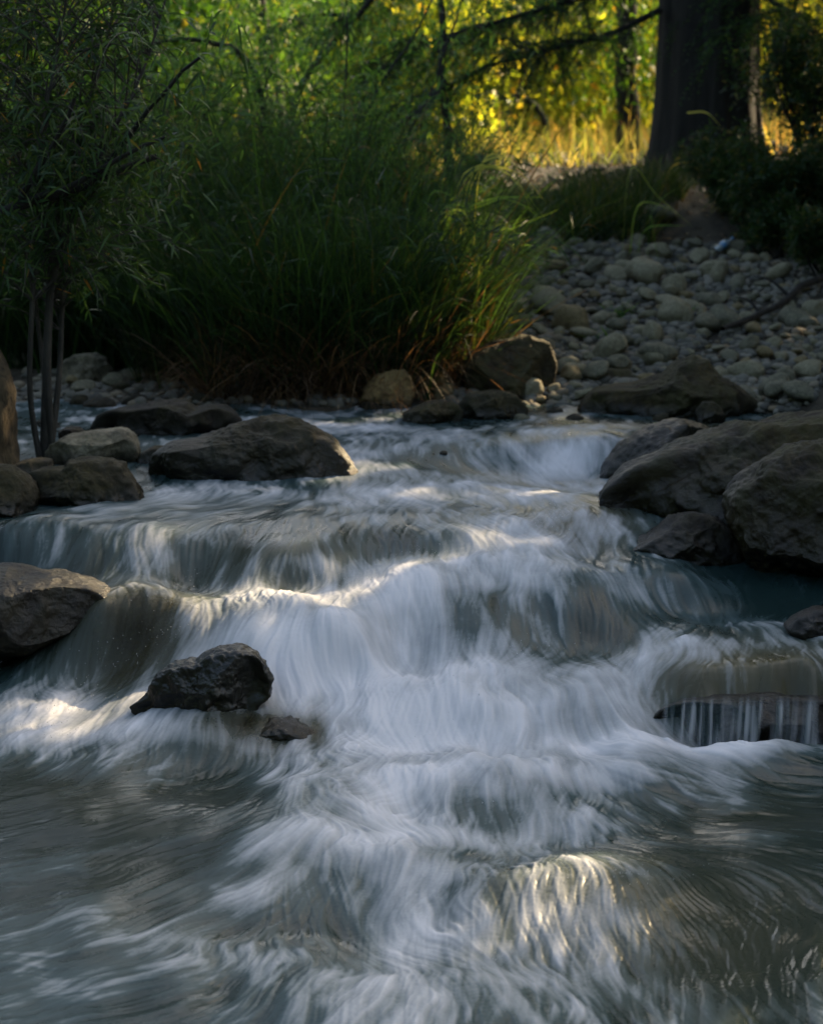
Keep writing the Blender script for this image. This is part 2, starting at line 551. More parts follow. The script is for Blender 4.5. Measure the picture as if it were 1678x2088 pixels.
GX0, GX1, GY0, GY1, GD = -4.8, 4.8, 3.9, 14.0, 0.02
gx = np.arange(GX0, GX1 + 1e-6, GD)
gy = np.arange(GY0, GY1 + 1e-6, GD)
GXX, GYY = np.meshgrid(gx, gy)           # [iy, ix]
w_tps = tps_fit(ctrl[:, :2], ctrl[:, 2], 2e-4)
WH = tps_eval(ctrl[:, :2], w_tps, np.stack([GXX.ravel(), GYY.ravel()], -1)).reshape(GXX.shape)
WH = np.clip(WH, -0.35, 0.66)
_k = np.exp(-0.5 * (np.arange(-4, 5) / 1.4) ** 2)
_k /= _k.sum()
_p = np.pad(WH, 4, mode='edge')
_p = sum(_k[i] * _p[i:i + WH.shape[0]] for i in range(9))
WH = sum(_k[i] * _p[:, i:i + WH.shape[1]] for i in range(9))


def gsamp(G, x, y):
    fx = np.clip((x - GX0) / GD, 0, len(gx) - 1.001)
    fy = np.clip((y - GY0) / GD, 0, len(gy) - 1.001)
    ix, iy = fx.astype(int), fy.astype(int)
    fx, fy = fx - ix, fy - iy
    return (G[iy, ix] * (1 - fx) + G[iy, ix + 1] * fx) * (1 - fy) + (G[iy + 1, ix] * (1 - fx) + G[iy + 1, ix + 1] * fx) * fy


def on_water(px, py):
    d = ray(px, py)
    ys = np.arange(4.0, 13.9, 0.01)
    t = ys / d[1]
    z = H_CAM + d[2] * t
    x = d[0] * t
    below = z <= gsamp(WH, x, ys)
    i = int(np.argmax(below)) if below.any() else len(ys) - 1
    return np.array([x[i], ys[i], z[i]])


# flow field: downstream toward the camera, spreading down the slopes
dzdy, dzdx = np.gradient(WH, GD)
U = GXX / GYY
vx = 0.55 * U * (GYY < 7.2) - 1.5 * dzdx
vy = -0.75 - 0.9 * np.clip(dzdy, -0.3, 1)
left_pool = sstep(6.9, 6.4, GYY) * sstep(-0.25, -0.8, GXX)
vx = vx - 0.75 * left_pool
right_pool = sstep(7.0, 6.6, GYY) * sstep(5.6, 6.0, GYY) * sstep(0.55, 1.1, GXX)
vx = vx + 1.0 * right_pool
vy = vy * (1 - 0.35 * left_pool - 0.4 * right_pool)
upl = sstep(8.4, 8.8, GYY) * sstep(9.4, 9.1, GYY) * sstep(-0.3, -0.9, GXX)
vx = vx - 0.8 * upl
# two fields of eddies over the same current: strands cross as they do in broken water
def flow(seed, k1, k2, k3, rot):
    p_ = k1 * fbm(p3(GXX * 1.8, GYY * 1.8, 3.1), 2, seed, 0.6) + k2 * fbm(p3(GXX * 5, GYY * 5, 1.1), 2, seed + 4, 0.6) + k3 * fbm(p3(GXX * 12, GYY * 12, 5.1), 2, seed + 8, 0.6)
    ey, ex = np.gradient(p_, GD)
    a_, b_ = vx + ey, vy - ex
    a_, b_ = a_ * math.cos(rot) - b_ * math.sin(rot), a_ * math.sin(rot) + b_ * math.cos(rot)
    sp = np.sqrt(a_ ** 2 + b_ ** 2)
    cap = np.minimum(1.0, 1.2 / np.maximum(sp, 1e-6))
    return (a_ * cap).astype(np.float32), (b_ * cap).astype(np.float32)


FLOWS = [flow(5, 0.06, 0.020, 0.0, R(8)), flow(55, 0.06, 0.028, 0.003, R(-10))]

# how foamy (under the left ledge also how shaded) the water is, where (px columns x py rows of the photograph, carried to the ground)
FC = [20, 200, 400, 600, 800, 1000, 1200, 1400, 1650]
FR = {
    840: [.42, .4, .35, .5, .45, .32, .25, .2, .15], 900: [.4, .35, .35, .42, .55, .5, .42, .35, .2], 950: [.35, .35, .35, .42, .5, .52, .65, .3, .2],
    1000: [.38, .42, .45, .5, .62, .58, .55, .4, .3], 1050: [.3, .35, .4, .35, .45, .5, .45, .3, .2], 1100: [.3, .4, .4, .3, .35, .6, .5, .2, .1],
    1150: [.3, .5, .5, .4, .45, .78, .5, .3, .1], 1190: [.2, .35, .35, .25, .72, .62, .45, .25, .05], 1220: [.1, .5, .65, .78, .8, .55, .45, .3, .05],
    1280: [.05, .3, .6, .88, .66, .48, .4, .3, .4], 1330: [.1, .5, .6, .92, .7, .42, .4, .55, .5], 1380: [.3, .65, .8, .88, .85, .75, .78, .6, .3],
    1430: [.5, .72, .6, .7, .9, .88, .75, .42, .1], 1480: [.78, .7, .45, .4, .85, .85, .62, .3, .15], 1520: [.7, .5, .32, .5, .78, .72, .62, .6, .45],
    1560: [.3, .33, .3, .55, .8, .8, .78, .55, .3], 1620: [.2, .3, .35, .5, .8, .7, .62, .38, .2], 1680: [.15, .28, .4, .62, .78, .52, .58, .33, .15],
    1740: [.25, .3, .4, .72, .72, .45, .33, .28, .15], 1800: [.3, .3, .42, .62, .66, .45, .4, .28, .2], 1870: [.35, .35, .42, .55, .62, .38, .45, .28, .2],
    1940: [.3, .4, .4, .5, .55, .38, .4, .25, .2], 2000: [.35, .4, .4, .45, .52, .4, .35, .25, .2], 2070: [.25, .3, .35, .4, .45, .35, .3, .25, .25],
}
KY = 1150.0


def kspace(x, y):
    return x / y * FPX, np.log(y) * KY


def kreg(pts, vals, sx=85.0, sy=26.0):
    """Kernel regression of values at water points onto the world grid."""
    pts = np.array(pts)
    kx, ky = kspace(pts[:, 0], pts[:, 1])
    sub = 3
    X, Y = kspace(GXX[::sub, ::sub], GYY[::sub, ::sub])
    num = np.zeros_like(X)
    den = np.full_like(X, 1e-9)
    for a, b, v in zip(kx, ky, vals):
        g = np.exp(-0.5 * (((X - a) / sx) ** 2 + ((Y - b) / sy) ** 2)) + 1e-7 / (1 + ((X - a) / sx) ** 2 + ((Y - b) / sy) ** 2)
        num += g * v
        den += g
    G = num / den
    yi = np.clip(np.arange(GXX.shape[0]) / sub, 0, G.shape[0] - 1.001)
    xi = np.clip(np.arange(GXX.shape[1]) / sub, 0, G.shape[1] - 1.001)
    a, b = yi.astype(int), xi.astype(int)
    fy, fx = (yi - a)[:, None], (xi - b)[None]
    return (G[a][:, b] * (1 - fx) + G[a][:, b + 1] * fx) * (1 - fy) + (G[a + 1][:, b] * (1 - fx) + G[a + 1][:, b + 1] * fx) * fy


fp, fv = [], []
for py, row in FR.items():
    for cx, v in zip(FC, row):
        fp.append(on_water(cx, py))
        fv.append(v)
FOAM = kreg(fp, fv)


def blobs(lst):
    """Sum of soft blobs (px, py, rx, ry, value) carried to the water."""
    X, Y = kspace(GXX, GYY)
    out = np.zeros_like(X)
    for px, py, rx, ry, v in lst:
        q = on_water(px, py)
        a, b = kspace(q[0], q[1])
        out += v * np.exp(-0.5 * (((X - a) / rx) ** 2 + ((Y - b) / (ry * 0.75)) ** 2))
    return out


FOAM = 0.46 + (FOAM - 0.46) * 1.3
FOAM = FOAM + blobs([(1000, 1275, 150, 35, -.14), (820, 1230, 60, 30, .08), (970, 1660, 70, 30, -.2), (640, 1830, 120, 60, -.14), (1050, 1510, 70, 20, -.15), (700, 1690, 90, 16, .15), (1000, 1368, 260, 12, .14), (1000, 1566, 240, 12, .12), (560, 1100, 130, 25, -.1), (250, 1750, 260, 120, -.15), (60, 1640, 120, 60, -.17), (1500, 1850, 200, 120, -.08), (1500, 1680, 160, 60, -.12), (1050, 1195, 250, 10, .1), (1150, 1200, 60, 20, -.1), (1400, 1220, 120, 30, -.12), (520, 1290, 60, 40, .05), (620, 1340, 40, 50, .0), (60, 1345, 90, 40, -.3), (760, 1260, 90, 50, .12), (440, 1330, 40, 20, .2), (150, 1420, 70, 35, .2), (80, 1490, 70, 22, .2),  # foam lowered under the left ledge paints the shade on the water
                     (650, 865, 45, 12, .4), (870, 1150, 70, 12, .2), (1110, 940, 60, 22, .15), (1120, 1120, 70, 20, .15), (870, 1400, 130, 30, .08),
                     (640, 1145, 60, 8, .3), (520, 1150, 30, 20, .12), (1380, 1290, 70, 25, .2), (880, 1450, 80, 40, .1), (700, 1710, 90, 20, .12),
                     (1240, 1520, 160, 14, .15), (1480, 1520, 120, 14, .15), (330, 1300, 60, 30, -.35), (1000, 1260, 90, 40, -.1), (560, 1478, 90, 20, -.3),
                     (980, 1680, 60, 30, -.12), (560, 1100, 160, 25, -.08), (1050, 910, 50, 25, -.15), (1400, 1420, 60, 25, -.2), (300, 1485, 60, 14, .3), (450, 1500, 100, 12, .22), (590, 1400, 22, 45, .2), (1130, 935, 50, 18, .2), (1520, 1350, 160, 25, .12), (1560, 1385, 150, 30, .02), (1530, 1522, 190, 16, .42), (1300, 1200, 150, 25, .12), (1420, 1230, 120, 22, .12), (1150, 925, 60, 22, .1)])
SILT = np.clip(blobs([(1170, 1060, 90, 45, .9), (300, 1270, 120, 45, .8), (600, 1170, 120, 30, .4), (560, 1080, 160, 30, .3), (1530, 1380, 170, 45, .95),
                      (560, 1470, 130, 30, .7), (250, 1620, 260, 70, .28), (300, 1830, 260, 90, .2), (1520, 1660, 180, 50, .18), (1080, 1330, 200, 40, .15), (200, 1150, 150, 30, .25),
                      (1500, 1900, 220, 120, .28), (1150, 1850, 150, 60, .4), (1450, 870, 200, 20, .5)]) , 0, 1)

# fan-shaped sheet, finer near the camera
NU, NV = 960, 1350
uu = np.linspace(-0.33, 0.33, NU)
vv = np.exp(np.linspace(math.log(4.15), math.log(13.4), NV))
X = (vv[:, None] * uu[None]).astype(np.float32).ravel()
Y = np.broadcast_to(vv[:, None], (NV, NU)).astype(np.float32).ravel()


def blur_noise(sig, seed, res=0.004):
    r = np.random.default_rng(seed)
    ny, nx = int((GY1 - GY0) / res), int((GX1 - GX0) / res)
    n = r.normal(size=(ny, nx)).astype(np.float32)
    fy = np.fft.fftfreq(ny)[:, None]
    fx = np.fft.rfftfreq(nx)[None]
    s = sig / res
    g = np.exp(-2 * (np.pi * s) ** 2 * (fx ** 2 + fy ** 2)).astype(np.float32)
    n = np.fft.irfft2(np.fft.rfft2(n) * g, s=(ny, nx)).astype(np.float32)
    return n / n.std(), res


NZ = [blur_noise(0.0032, 1), blur_noise(0.0065, 2), blur_noise(0.016, 3), blur_noise(0.045, 4)]
LIM = [24, 30, 34, 32]
HS = 0.0065


def lic(V_, seed):
    acc = [np.zeros(len(X), np.float32) for _ in NZ]
    ox = seed * 37
    for sgn in (1.0, -1.0):
        x, y = X.copy(), Y.copy()
        for k in range(max(LIM)):
            for c, (N, res) in enumerate(NZ):
                if k < LIM[c]:
                    ix = np.clip(((x - GX0) / res).astype(np.int32) + ox, 0, N.shape[1] - 1)
                    iy = np.clip(((y - GY0) / res).astype(np.int32), 0, N.shape[0] - 1)
                    wgt = 0.5 + 0.5 * math.cos(math.pi * k / LIM[c])
                    acc[c] += wgt * N[iy, ix]
            ix = np.clip(((x - GX0) / GD + 0.5).astype(np.int32), 0, len(gx) - 1)
            iy = np.clip(((y - GY0) / GD + 0.5).astype(np.int32), 0, len(gy) - 1)
            x += sgn * HS * V_[0][iy, ix]
            y += sgn * HS * V_[1][iy, ix]
    return [a / a.std() for a in acc]


A0, A1, A2, A3 = lic(FLOWS[0], 0)
B0, B1, B2, B3 = lic(FLOWS[1], 1)
L0, L1, L2, L3 = (A0 + B0) * 0.7, (A1 + B1) * 0.7, (A2 + B2) * 0.7, (A3 + B3) * 0.7
foam0 = gsamp(FOAM, X, Y)
silt = gsamp(SILT, X, Y)
wz = gsamp(WH, X, Y)
turb = np.clip(foam0, 0.12, 1)
cl = fbm(p3(X * 4.2, Y * 3.0, 7.7), 4, 31, 0.6)
bil = fbm(p3(X * 6, Y * 4.0, 2.7), 1, 41)
cl1 = fbm(p3(X * 3.4, Y * 2.4, 9.7), 1, 37)
far = 1 - 0.65 * sstep(8.6, 9.6, Y)
spark = 1 + gsamp(blobs([(1200, 1830, 160, 90, 1.6), (1550, 1900, 180, 130, .7), (1130, 1060, 110, 40, 1.0), (1000, 2050, 300, 40, 1.0), (420, 1215, 150, 20, 1.0)]), X, Y)
foam = foam0 + (0.036 * L0 + 0.042 * L1 + 0.050 * L2 + 0.062 * L3) * (1.55 - 1.05 * turb) + 0.16 * cl + 0.05 * bil
foam = np.clip(foam, 0.04, 1)
wz = wz + (0.42 + 0.7 * turb) * far * (0.0008 * spark * L0 + 0.0012 * (0.6 + 0.4 * spark) * L1 + 0.0024 * L2 + 0.0055 * A3 + 0.0035 * B3) + (0.029 * cl1 + 0.023 * bil) * (0.25 + turb) * far
sheet = gsamp(np.clip(blobs([(300, 1280, 90, 35, .45), (545, 1475, 90, 24, .85), (1180, 1075, 60, 30, .25), (280, 1270, 50, 25, .3)]), 0, 0.75), X, Y)
wz = wz
opac = np.clip(1.0 - sheet * (1 - 0.9 * foam), 0.25, 1)
ii = np.arange(NV - 1)[:, None] * NU
jj = np.arange(NU - 1)[None]
WF = np.stack([ii + jj, ii + jj + 1, ii + NU + jj + 1, ii + NU + jj], -1).reshape(-1, 4)
wm = mesh_from('water', np.stack([X, Y, wz], -1), WF, True, {'foam': foam, 'silt': silt, 'opacity': opac})
tag(link('water', wm, M['water']), kind='structure')


rd = np.random.default_rng(23)
DV, DF = [], []
oct_v = np.array([[1, 0, 0], [-1, 0, 0], [0, 1, 0], [0, -1, 0], [0, 0, 1], [0, 0, -1]], float)
oct_f = np.array([[0, 2, 4], [2, 1, 4], [1, 3, 4], [3, 0, 4], [2, 0, 5], [1, 2, 5], [3, 1, 5], [0, 3, 5]])
nd = 0
for px, py, sx_, n_, h_ in [(340, 1300, 34, 30, .04), (230, 1345, 60, 40, .05), (150, 1440, 50, 140, .05), (420, 1215, 60, 90, .04), (560, 1225, 50, 80, .03), (870, 1145, 40, 120, .035), (720, 1190, 40, 90, .03),
                            (1125, 1050, 30, 140, .05), (1080, 1085, 40, 90, .03), (1240, 1790, 70, 160, .03), (985, 1340, 20, 40, .06), (1060, 1340, 16, 30, .05),
                            (80, 1500, 50, 120, .03), (1000, 1365, 180, 160, .03), (900, 1560, 160, 120, .025), (1000, 1960, 40, 60, .03)]:
    for _ in range(n_):
        q = on_water(px + rd.normal() * sx_, py + rd.normal() * sx_ * 0.25)
        q = q + np.array([0, 0, 0.004 + rd.exponential(h_ * 0.4)])
        DV.append(q + oct_v * rd.uniform(0.0005, 0.0017) * np.array([1, 1, rd.uniform(1, 2.2)]))
        DF.append(oct_f + nd)
        nd += 6
kd = NT('water_drop')
pd_ = kd.n('ShaderNodeBsdfPrincipled', Roughness=0.12)
pd_.inputs['Base Color'].default_value = (0.55, 0.56, 0.58, 1)
kd.l(pd_.outputs[0], kd.out.inputs[0])
tag(link('spray', mesh_from('spray', np.concatenate(DV), np.concatenate(DF)), kd.m), 'fine drops of spray thrown up at wave crests', 'spray', kind='stuff')

# ---------------------------------------------------------------- ground
def gz(x, y):
    x, y = np.asarray(x, float), np.asarray(y, float)
    bed = np.interp(y, [-5, 4, 6, 8, 10, 11.6], [-0.5, -0.5, -0.35, 0.0, 0.22, 0.36])
    right = 0.60 + np.interp(y, [11.9, 16.6, 17.5, 20, 24, 30, 90], [0, 0.79, 1.0, 1.25, 1.5, 1.55, 2.0])
    left = 0.60 + np.interp(y, [11.9, 14, 18, 24, 30, 90], [0, 0.12, 0.45, 1.1, 1.45, 2.0])
    s = sstep(-0.9, 1.0, x)
    bank = left * (1 - s) + right * s
    bank = bank + 0.14 * sstep(2.1, 2.7, x + 0.15 * (y - 16)) * sstep(16.7, 17.3, y) * sstep(22, 20, y)
    bank = bank + np.clip(x - 3.0, 0, 8) * 0.12 * sstep(12, 15, y)
    edge = 11.95 + 0.16 * np.sin(x * 2.1) + 0.1 * np.sin(x * 5.3 + 1) - np.clip(x - 1.6, 0, 3) * 0.25
    t = sstep(-0.45, 0.18, y - edge)
    z = bed * (1 - t) + bank * t
    sr = sstep(1.9, 3.6, x - 0.02 * (y - 9)) * sstep(12.5, 11.0, y)
    z = z + sr * (1.5 + 0.1 * (y - 6)) * 0.8
    slx = sstep(-2.6, -4.4, x - 0.0 * y) * sstep(12.5, 11.0, y)
    z = z + slx * 1.2
    return z


def ground_at(x, y):
    z = gz(x, y)
    return z + 0.03 * fbm(p3(x * 1.7, y * 1.7), 3, 77)


xs = np.unique(np.concatenate([np.linspace(-60, -6, 28), np.linspace(-6, 6, 170), np.linspace(6, 60, 28)]))
ys = np.unique(np.concatenate([np.linspace(-12, 4, 20), np.linspace(4, 24, 260), np.linspace(24, 100, 60)]))
XX, YY = np.meshgrid(xs, ys)
ZZ = ground_at(XX, YY)
nx_ = len(xs)
ii = np.arange(len(ys) - 1)[:, None] * nx_
jj = np.arange(nx_ - 1)[None]
GF = np.stack([ii + jj, ii + jj + 1, ii + nx_ + jj + 1, ii + nx_ + jj], -1).reshape(-1, 4)
tag(link('ground', mesh_from('ground', np.stack([XX.ravel(), YY.ravel(), ZZ.ravel()], -1), GF), M['earth']), kind='structure')

# ---------------------------------------------------------------- rocks
_ico = {}


def ico(sub):
    if sub not in _ico:
        bm = bmesh.new()
        bmesh.ops.create_icosphere(bm, subdivisions=sub, radius=1.0)
        V = np.array([v.co[:] for v in bm.verts])
        F = np.array([[v.index for v in f.verts] for f in bm.faces])
        bm.free()
        _ico[sub] = (V, F)
    return _ico[sub]


def poly_radius(poly, cx, cz, phi):
    """Radius of an outline around (cx, cz) in every direction of a fine table."""
    A = np.array(poly) - np.array([cx, cz])
    B = np.roll(A, -1, axis=0)
    tab = np.linspace(-np.pi, np.pi, 721)
    out = np.zeros_like(tab)
    for i, a in enumerate(tab):
        d = np.array([math.cos(a), math.sin(a)])
        e = B - A
        den = d[0] * e[:, 1] - d[1] * e[:, 0]
        den = np.where(np.abs(den) < 1e-12, 1e-12, den)
        t = (A[:, 0] * e[:, 1] - A[:, 1] * e[:, 0]) / den
        s = (A[:, 0] * d[1] - A[:, 1] * d[0]) / den
        ok = (t > 0) & (s >= -1e-6) & (s <= 1 + 1e-6)
        out[i] = t[ok].max() if ok.any() else 0.05
    kk = np.exp(-0.5 * (np.arange(-12, 13) / 2.2) ** 2)
    kk /= kk.sum()
    ext = np.concatenate([out[-13:-1], out, out[1:13]])
    out = np.convolve(ext, kk, 'valid')
    return np.interp(phi, tab, out)


def boulder(name, poly, y0, D, seed, mat, label, cat='boulder', sub=6, e=0.75, rough=1.0, sink=0.12, cuts=12, group=None, wet_h=0.06, wet_all=0.0, noise=1.0):
    P = np.array([at_y(px, py, y0)[[0, 2]] for px, py in poly])
    lo, hi = P.min(0), P.max(0)
    mid = 0.5 * (lo + hi)
    low = P[:, 1] < mid[1]
    P[low, 1] -= sink * np.clip((mid[1] - P[low, 1]) / (mid[1] - lo[1]), 0, 1) * np.clip(1.25 * (1 - np.abs(P[low, 0] - mid[0]) / (0.5 * (hi[0] - lo[0]))), 0, 1) ** 0.5
    cx, cz = 0.5 * (lo[0] + hi[0]), 0.45 * hi[1] + 0.55 * lo[1]
    V, F = ico(sub)
    a, c, b = V[:, 0], V[:, 1], V[:, 2]
    phi = np.arctan2(b, a)
    s = np.sqrt(a * a + b * b)
    Rr = poly_radius(P, cx, cz, phi)
    lat = Rr * s ** e
    q = np.stack([lat * np.cos(phi), np.sign(c) * np.abs(c) ** 0.85 * D, lat * np.sin(phi)], -1)
    r = np.random.default_rng(seed)
    size = 0.5 * float(np.mean(hi - lo))
    for _ in range(cuts):
        n = norm(np.array([r.normal() * 0.8, -abs(r.normal()) - 0.3, r.normal() * 0.7 + 0.35]))
        h = (q @ n).max() * r.uniform(0.62, 0.9)
        q = q - (np.maximum(0, q @ n - h) * sstep(0.02, 0.4, np.abs(c)))[:, None] * n * 0.97
    dirn = norm(q)
    f1 = fbm(q / size * 1.1 + seed * 3.7, 3, seed)
    f2 = fbm(q / size * 4.0 + seed * 1.3, 4, seed + 5, 0.55)
    rg = 1 - np.abs(fbm(q / size * 2.2 + seed * 0.7, 3, seed + 9))
    amp = (0.06 * f1 * (0.4 + 0.6 * np.abs(c)) + 0.045 * f2 + 0.07 * (rg - 0.7) * (0.3 + 0.7 * np.abs(c))) * size * rough * noise
    amp = amp - amp.mean()
    q = q + dirn * amp[:, None]
    wpos = q + np.array([cx, y0, cz])
    wlev = np.where(wpos[:, 1] < 12.2, gsamp(WH, wpos[:, 0], wpos[:, 1]), -9)
    wet = np.clip(1 - (wpos[:, 2] - wlev - 0.02) / wet_h, 0, 1)  # wet band, raised on big boulders to paint their shaded undersides dark too
    wet = np.maximum(wet, wet_all)
    me = mesh_from(name, q, F, True, {'wet': wet})
    o = link(name, me, M[mat], loc=(cx, y0, cz))
    return tag(o, label, cat, group)


def Z(lst, ox, oy, s=2.0):
    return [(ox + a / s, oy + b / s) for a, b in lst]


ZB = lambda l: Z(l, 0, 650)
ZR = lambda l: Z(l, 840, 650)
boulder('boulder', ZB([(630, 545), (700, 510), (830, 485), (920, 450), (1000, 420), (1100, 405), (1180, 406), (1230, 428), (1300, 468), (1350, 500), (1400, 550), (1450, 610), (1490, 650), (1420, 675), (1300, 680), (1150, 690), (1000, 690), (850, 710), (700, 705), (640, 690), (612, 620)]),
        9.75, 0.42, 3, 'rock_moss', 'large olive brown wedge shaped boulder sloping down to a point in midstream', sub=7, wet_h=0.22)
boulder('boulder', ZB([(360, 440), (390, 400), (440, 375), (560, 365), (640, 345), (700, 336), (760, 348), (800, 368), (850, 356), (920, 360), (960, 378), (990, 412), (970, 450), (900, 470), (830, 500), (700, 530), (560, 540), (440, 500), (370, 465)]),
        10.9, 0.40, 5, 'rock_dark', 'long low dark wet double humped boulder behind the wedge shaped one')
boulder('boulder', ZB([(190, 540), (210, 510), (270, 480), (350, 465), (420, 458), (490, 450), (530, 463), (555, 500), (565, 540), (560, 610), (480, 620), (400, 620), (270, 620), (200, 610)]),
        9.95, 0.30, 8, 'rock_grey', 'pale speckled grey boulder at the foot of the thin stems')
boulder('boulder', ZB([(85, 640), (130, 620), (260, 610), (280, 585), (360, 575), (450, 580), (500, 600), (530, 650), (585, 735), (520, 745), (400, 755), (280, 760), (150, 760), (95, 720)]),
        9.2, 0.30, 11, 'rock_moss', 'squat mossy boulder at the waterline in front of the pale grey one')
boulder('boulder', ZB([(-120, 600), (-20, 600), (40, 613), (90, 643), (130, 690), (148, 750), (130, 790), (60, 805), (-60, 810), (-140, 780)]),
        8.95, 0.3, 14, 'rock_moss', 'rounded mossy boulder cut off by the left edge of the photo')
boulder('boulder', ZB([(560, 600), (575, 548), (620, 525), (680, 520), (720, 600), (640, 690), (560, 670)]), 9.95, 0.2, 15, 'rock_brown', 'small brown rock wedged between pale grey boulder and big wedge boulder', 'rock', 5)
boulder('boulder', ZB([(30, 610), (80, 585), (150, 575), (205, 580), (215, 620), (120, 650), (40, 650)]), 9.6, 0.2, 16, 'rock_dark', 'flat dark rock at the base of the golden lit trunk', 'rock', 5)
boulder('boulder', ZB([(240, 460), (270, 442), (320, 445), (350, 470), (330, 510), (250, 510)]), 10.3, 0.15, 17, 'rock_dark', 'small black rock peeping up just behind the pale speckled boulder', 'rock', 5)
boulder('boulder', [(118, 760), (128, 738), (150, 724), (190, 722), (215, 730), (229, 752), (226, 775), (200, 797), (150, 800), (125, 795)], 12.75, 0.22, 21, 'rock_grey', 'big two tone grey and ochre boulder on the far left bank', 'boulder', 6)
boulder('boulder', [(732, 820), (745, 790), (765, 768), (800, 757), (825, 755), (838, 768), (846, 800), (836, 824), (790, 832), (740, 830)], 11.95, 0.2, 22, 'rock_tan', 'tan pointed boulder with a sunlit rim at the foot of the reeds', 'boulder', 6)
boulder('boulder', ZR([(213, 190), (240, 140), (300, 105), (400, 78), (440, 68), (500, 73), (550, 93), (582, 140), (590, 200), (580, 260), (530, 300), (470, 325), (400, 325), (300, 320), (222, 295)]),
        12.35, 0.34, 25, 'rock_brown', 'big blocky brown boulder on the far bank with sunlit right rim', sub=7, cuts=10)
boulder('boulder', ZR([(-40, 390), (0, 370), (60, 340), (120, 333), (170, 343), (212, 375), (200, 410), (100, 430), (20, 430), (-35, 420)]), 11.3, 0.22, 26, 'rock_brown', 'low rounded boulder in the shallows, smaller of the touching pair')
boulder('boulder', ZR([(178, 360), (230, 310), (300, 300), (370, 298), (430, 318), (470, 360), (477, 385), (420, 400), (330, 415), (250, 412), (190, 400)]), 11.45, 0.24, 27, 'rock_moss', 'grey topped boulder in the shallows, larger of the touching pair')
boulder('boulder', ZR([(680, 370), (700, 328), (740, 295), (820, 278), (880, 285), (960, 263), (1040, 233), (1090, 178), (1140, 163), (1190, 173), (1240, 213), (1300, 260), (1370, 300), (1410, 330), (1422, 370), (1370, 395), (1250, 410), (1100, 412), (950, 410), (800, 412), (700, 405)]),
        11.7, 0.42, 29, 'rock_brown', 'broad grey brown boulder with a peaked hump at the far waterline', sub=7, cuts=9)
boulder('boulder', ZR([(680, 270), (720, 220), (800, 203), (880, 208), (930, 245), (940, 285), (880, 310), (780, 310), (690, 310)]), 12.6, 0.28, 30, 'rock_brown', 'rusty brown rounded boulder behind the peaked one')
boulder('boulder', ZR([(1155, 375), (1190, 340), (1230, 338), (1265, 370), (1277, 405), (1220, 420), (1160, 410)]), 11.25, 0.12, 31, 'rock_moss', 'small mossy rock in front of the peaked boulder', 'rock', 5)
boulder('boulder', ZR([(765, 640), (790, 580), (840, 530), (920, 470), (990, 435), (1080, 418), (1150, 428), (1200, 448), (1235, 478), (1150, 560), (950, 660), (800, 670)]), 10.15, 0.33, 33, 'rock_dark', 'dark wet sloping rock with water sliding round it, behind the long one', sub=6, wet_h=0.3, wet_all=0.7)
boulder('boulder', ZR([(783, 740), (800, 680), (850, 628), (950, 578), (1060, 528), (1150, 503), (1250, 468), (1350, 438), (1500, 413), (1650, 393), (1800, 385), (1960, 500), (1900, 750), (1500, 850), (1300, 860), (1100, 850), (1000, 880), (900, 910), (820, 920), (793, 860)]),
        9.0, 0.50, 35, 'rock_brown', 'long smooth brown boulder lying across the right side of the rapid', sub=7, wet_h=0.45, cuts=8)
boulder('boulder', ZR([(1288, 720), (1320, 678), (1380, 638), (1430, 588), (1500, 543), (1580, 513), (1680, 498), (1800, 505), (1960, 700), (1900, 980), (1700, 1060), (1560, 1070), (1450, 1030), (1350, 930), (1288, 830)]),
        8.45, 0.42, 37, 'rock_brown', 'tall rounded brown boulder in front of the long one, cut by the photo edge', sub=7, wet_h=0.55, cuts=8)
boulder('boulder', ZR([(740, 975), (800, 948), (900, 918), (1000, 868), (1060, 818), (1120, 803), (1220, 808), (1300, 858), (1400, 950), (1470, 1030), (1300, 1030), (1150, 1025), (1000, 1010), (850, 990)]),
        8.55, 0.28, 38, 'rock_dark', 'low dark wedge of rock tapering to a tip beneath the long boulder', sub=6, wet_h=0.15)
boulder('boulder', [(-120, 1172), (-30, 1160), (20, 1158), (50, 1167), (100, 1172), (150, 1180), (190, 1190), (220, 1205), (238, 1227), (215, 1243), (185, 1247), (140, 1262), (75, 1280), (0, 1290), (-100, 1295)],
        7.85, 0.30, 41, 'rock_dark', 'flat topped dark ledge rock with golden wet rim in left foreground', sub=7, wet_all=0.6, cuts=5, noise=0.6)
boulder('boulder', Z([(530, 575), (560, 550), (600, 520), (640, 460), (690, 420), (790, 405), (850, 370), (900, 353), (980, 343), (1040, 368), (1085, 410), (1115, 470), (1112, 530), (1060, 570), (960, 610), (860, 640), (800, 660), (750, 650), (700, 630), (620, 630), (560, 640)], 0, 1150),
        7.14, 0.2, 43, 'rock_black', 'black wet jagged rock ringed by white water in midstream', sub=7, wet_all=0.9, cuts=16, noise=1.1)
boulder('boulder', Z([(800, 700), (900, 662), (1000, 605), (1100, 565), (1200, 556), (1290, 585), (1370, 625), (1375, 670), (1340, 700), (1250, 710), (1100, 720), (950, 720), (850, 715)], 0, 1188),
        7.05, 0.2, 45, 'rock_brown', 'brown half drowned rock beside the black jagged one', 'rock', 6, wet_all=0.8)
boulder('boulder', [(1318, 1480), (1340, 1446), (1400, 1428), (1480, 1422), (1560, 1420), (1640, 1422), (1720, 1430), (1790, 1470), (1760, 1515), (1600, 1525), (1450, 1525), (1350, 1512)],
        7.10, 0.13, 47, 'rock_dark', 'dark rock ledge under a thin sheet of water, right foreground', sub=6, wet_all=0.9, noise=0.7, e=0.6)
rc = np.random.default_rng(17)
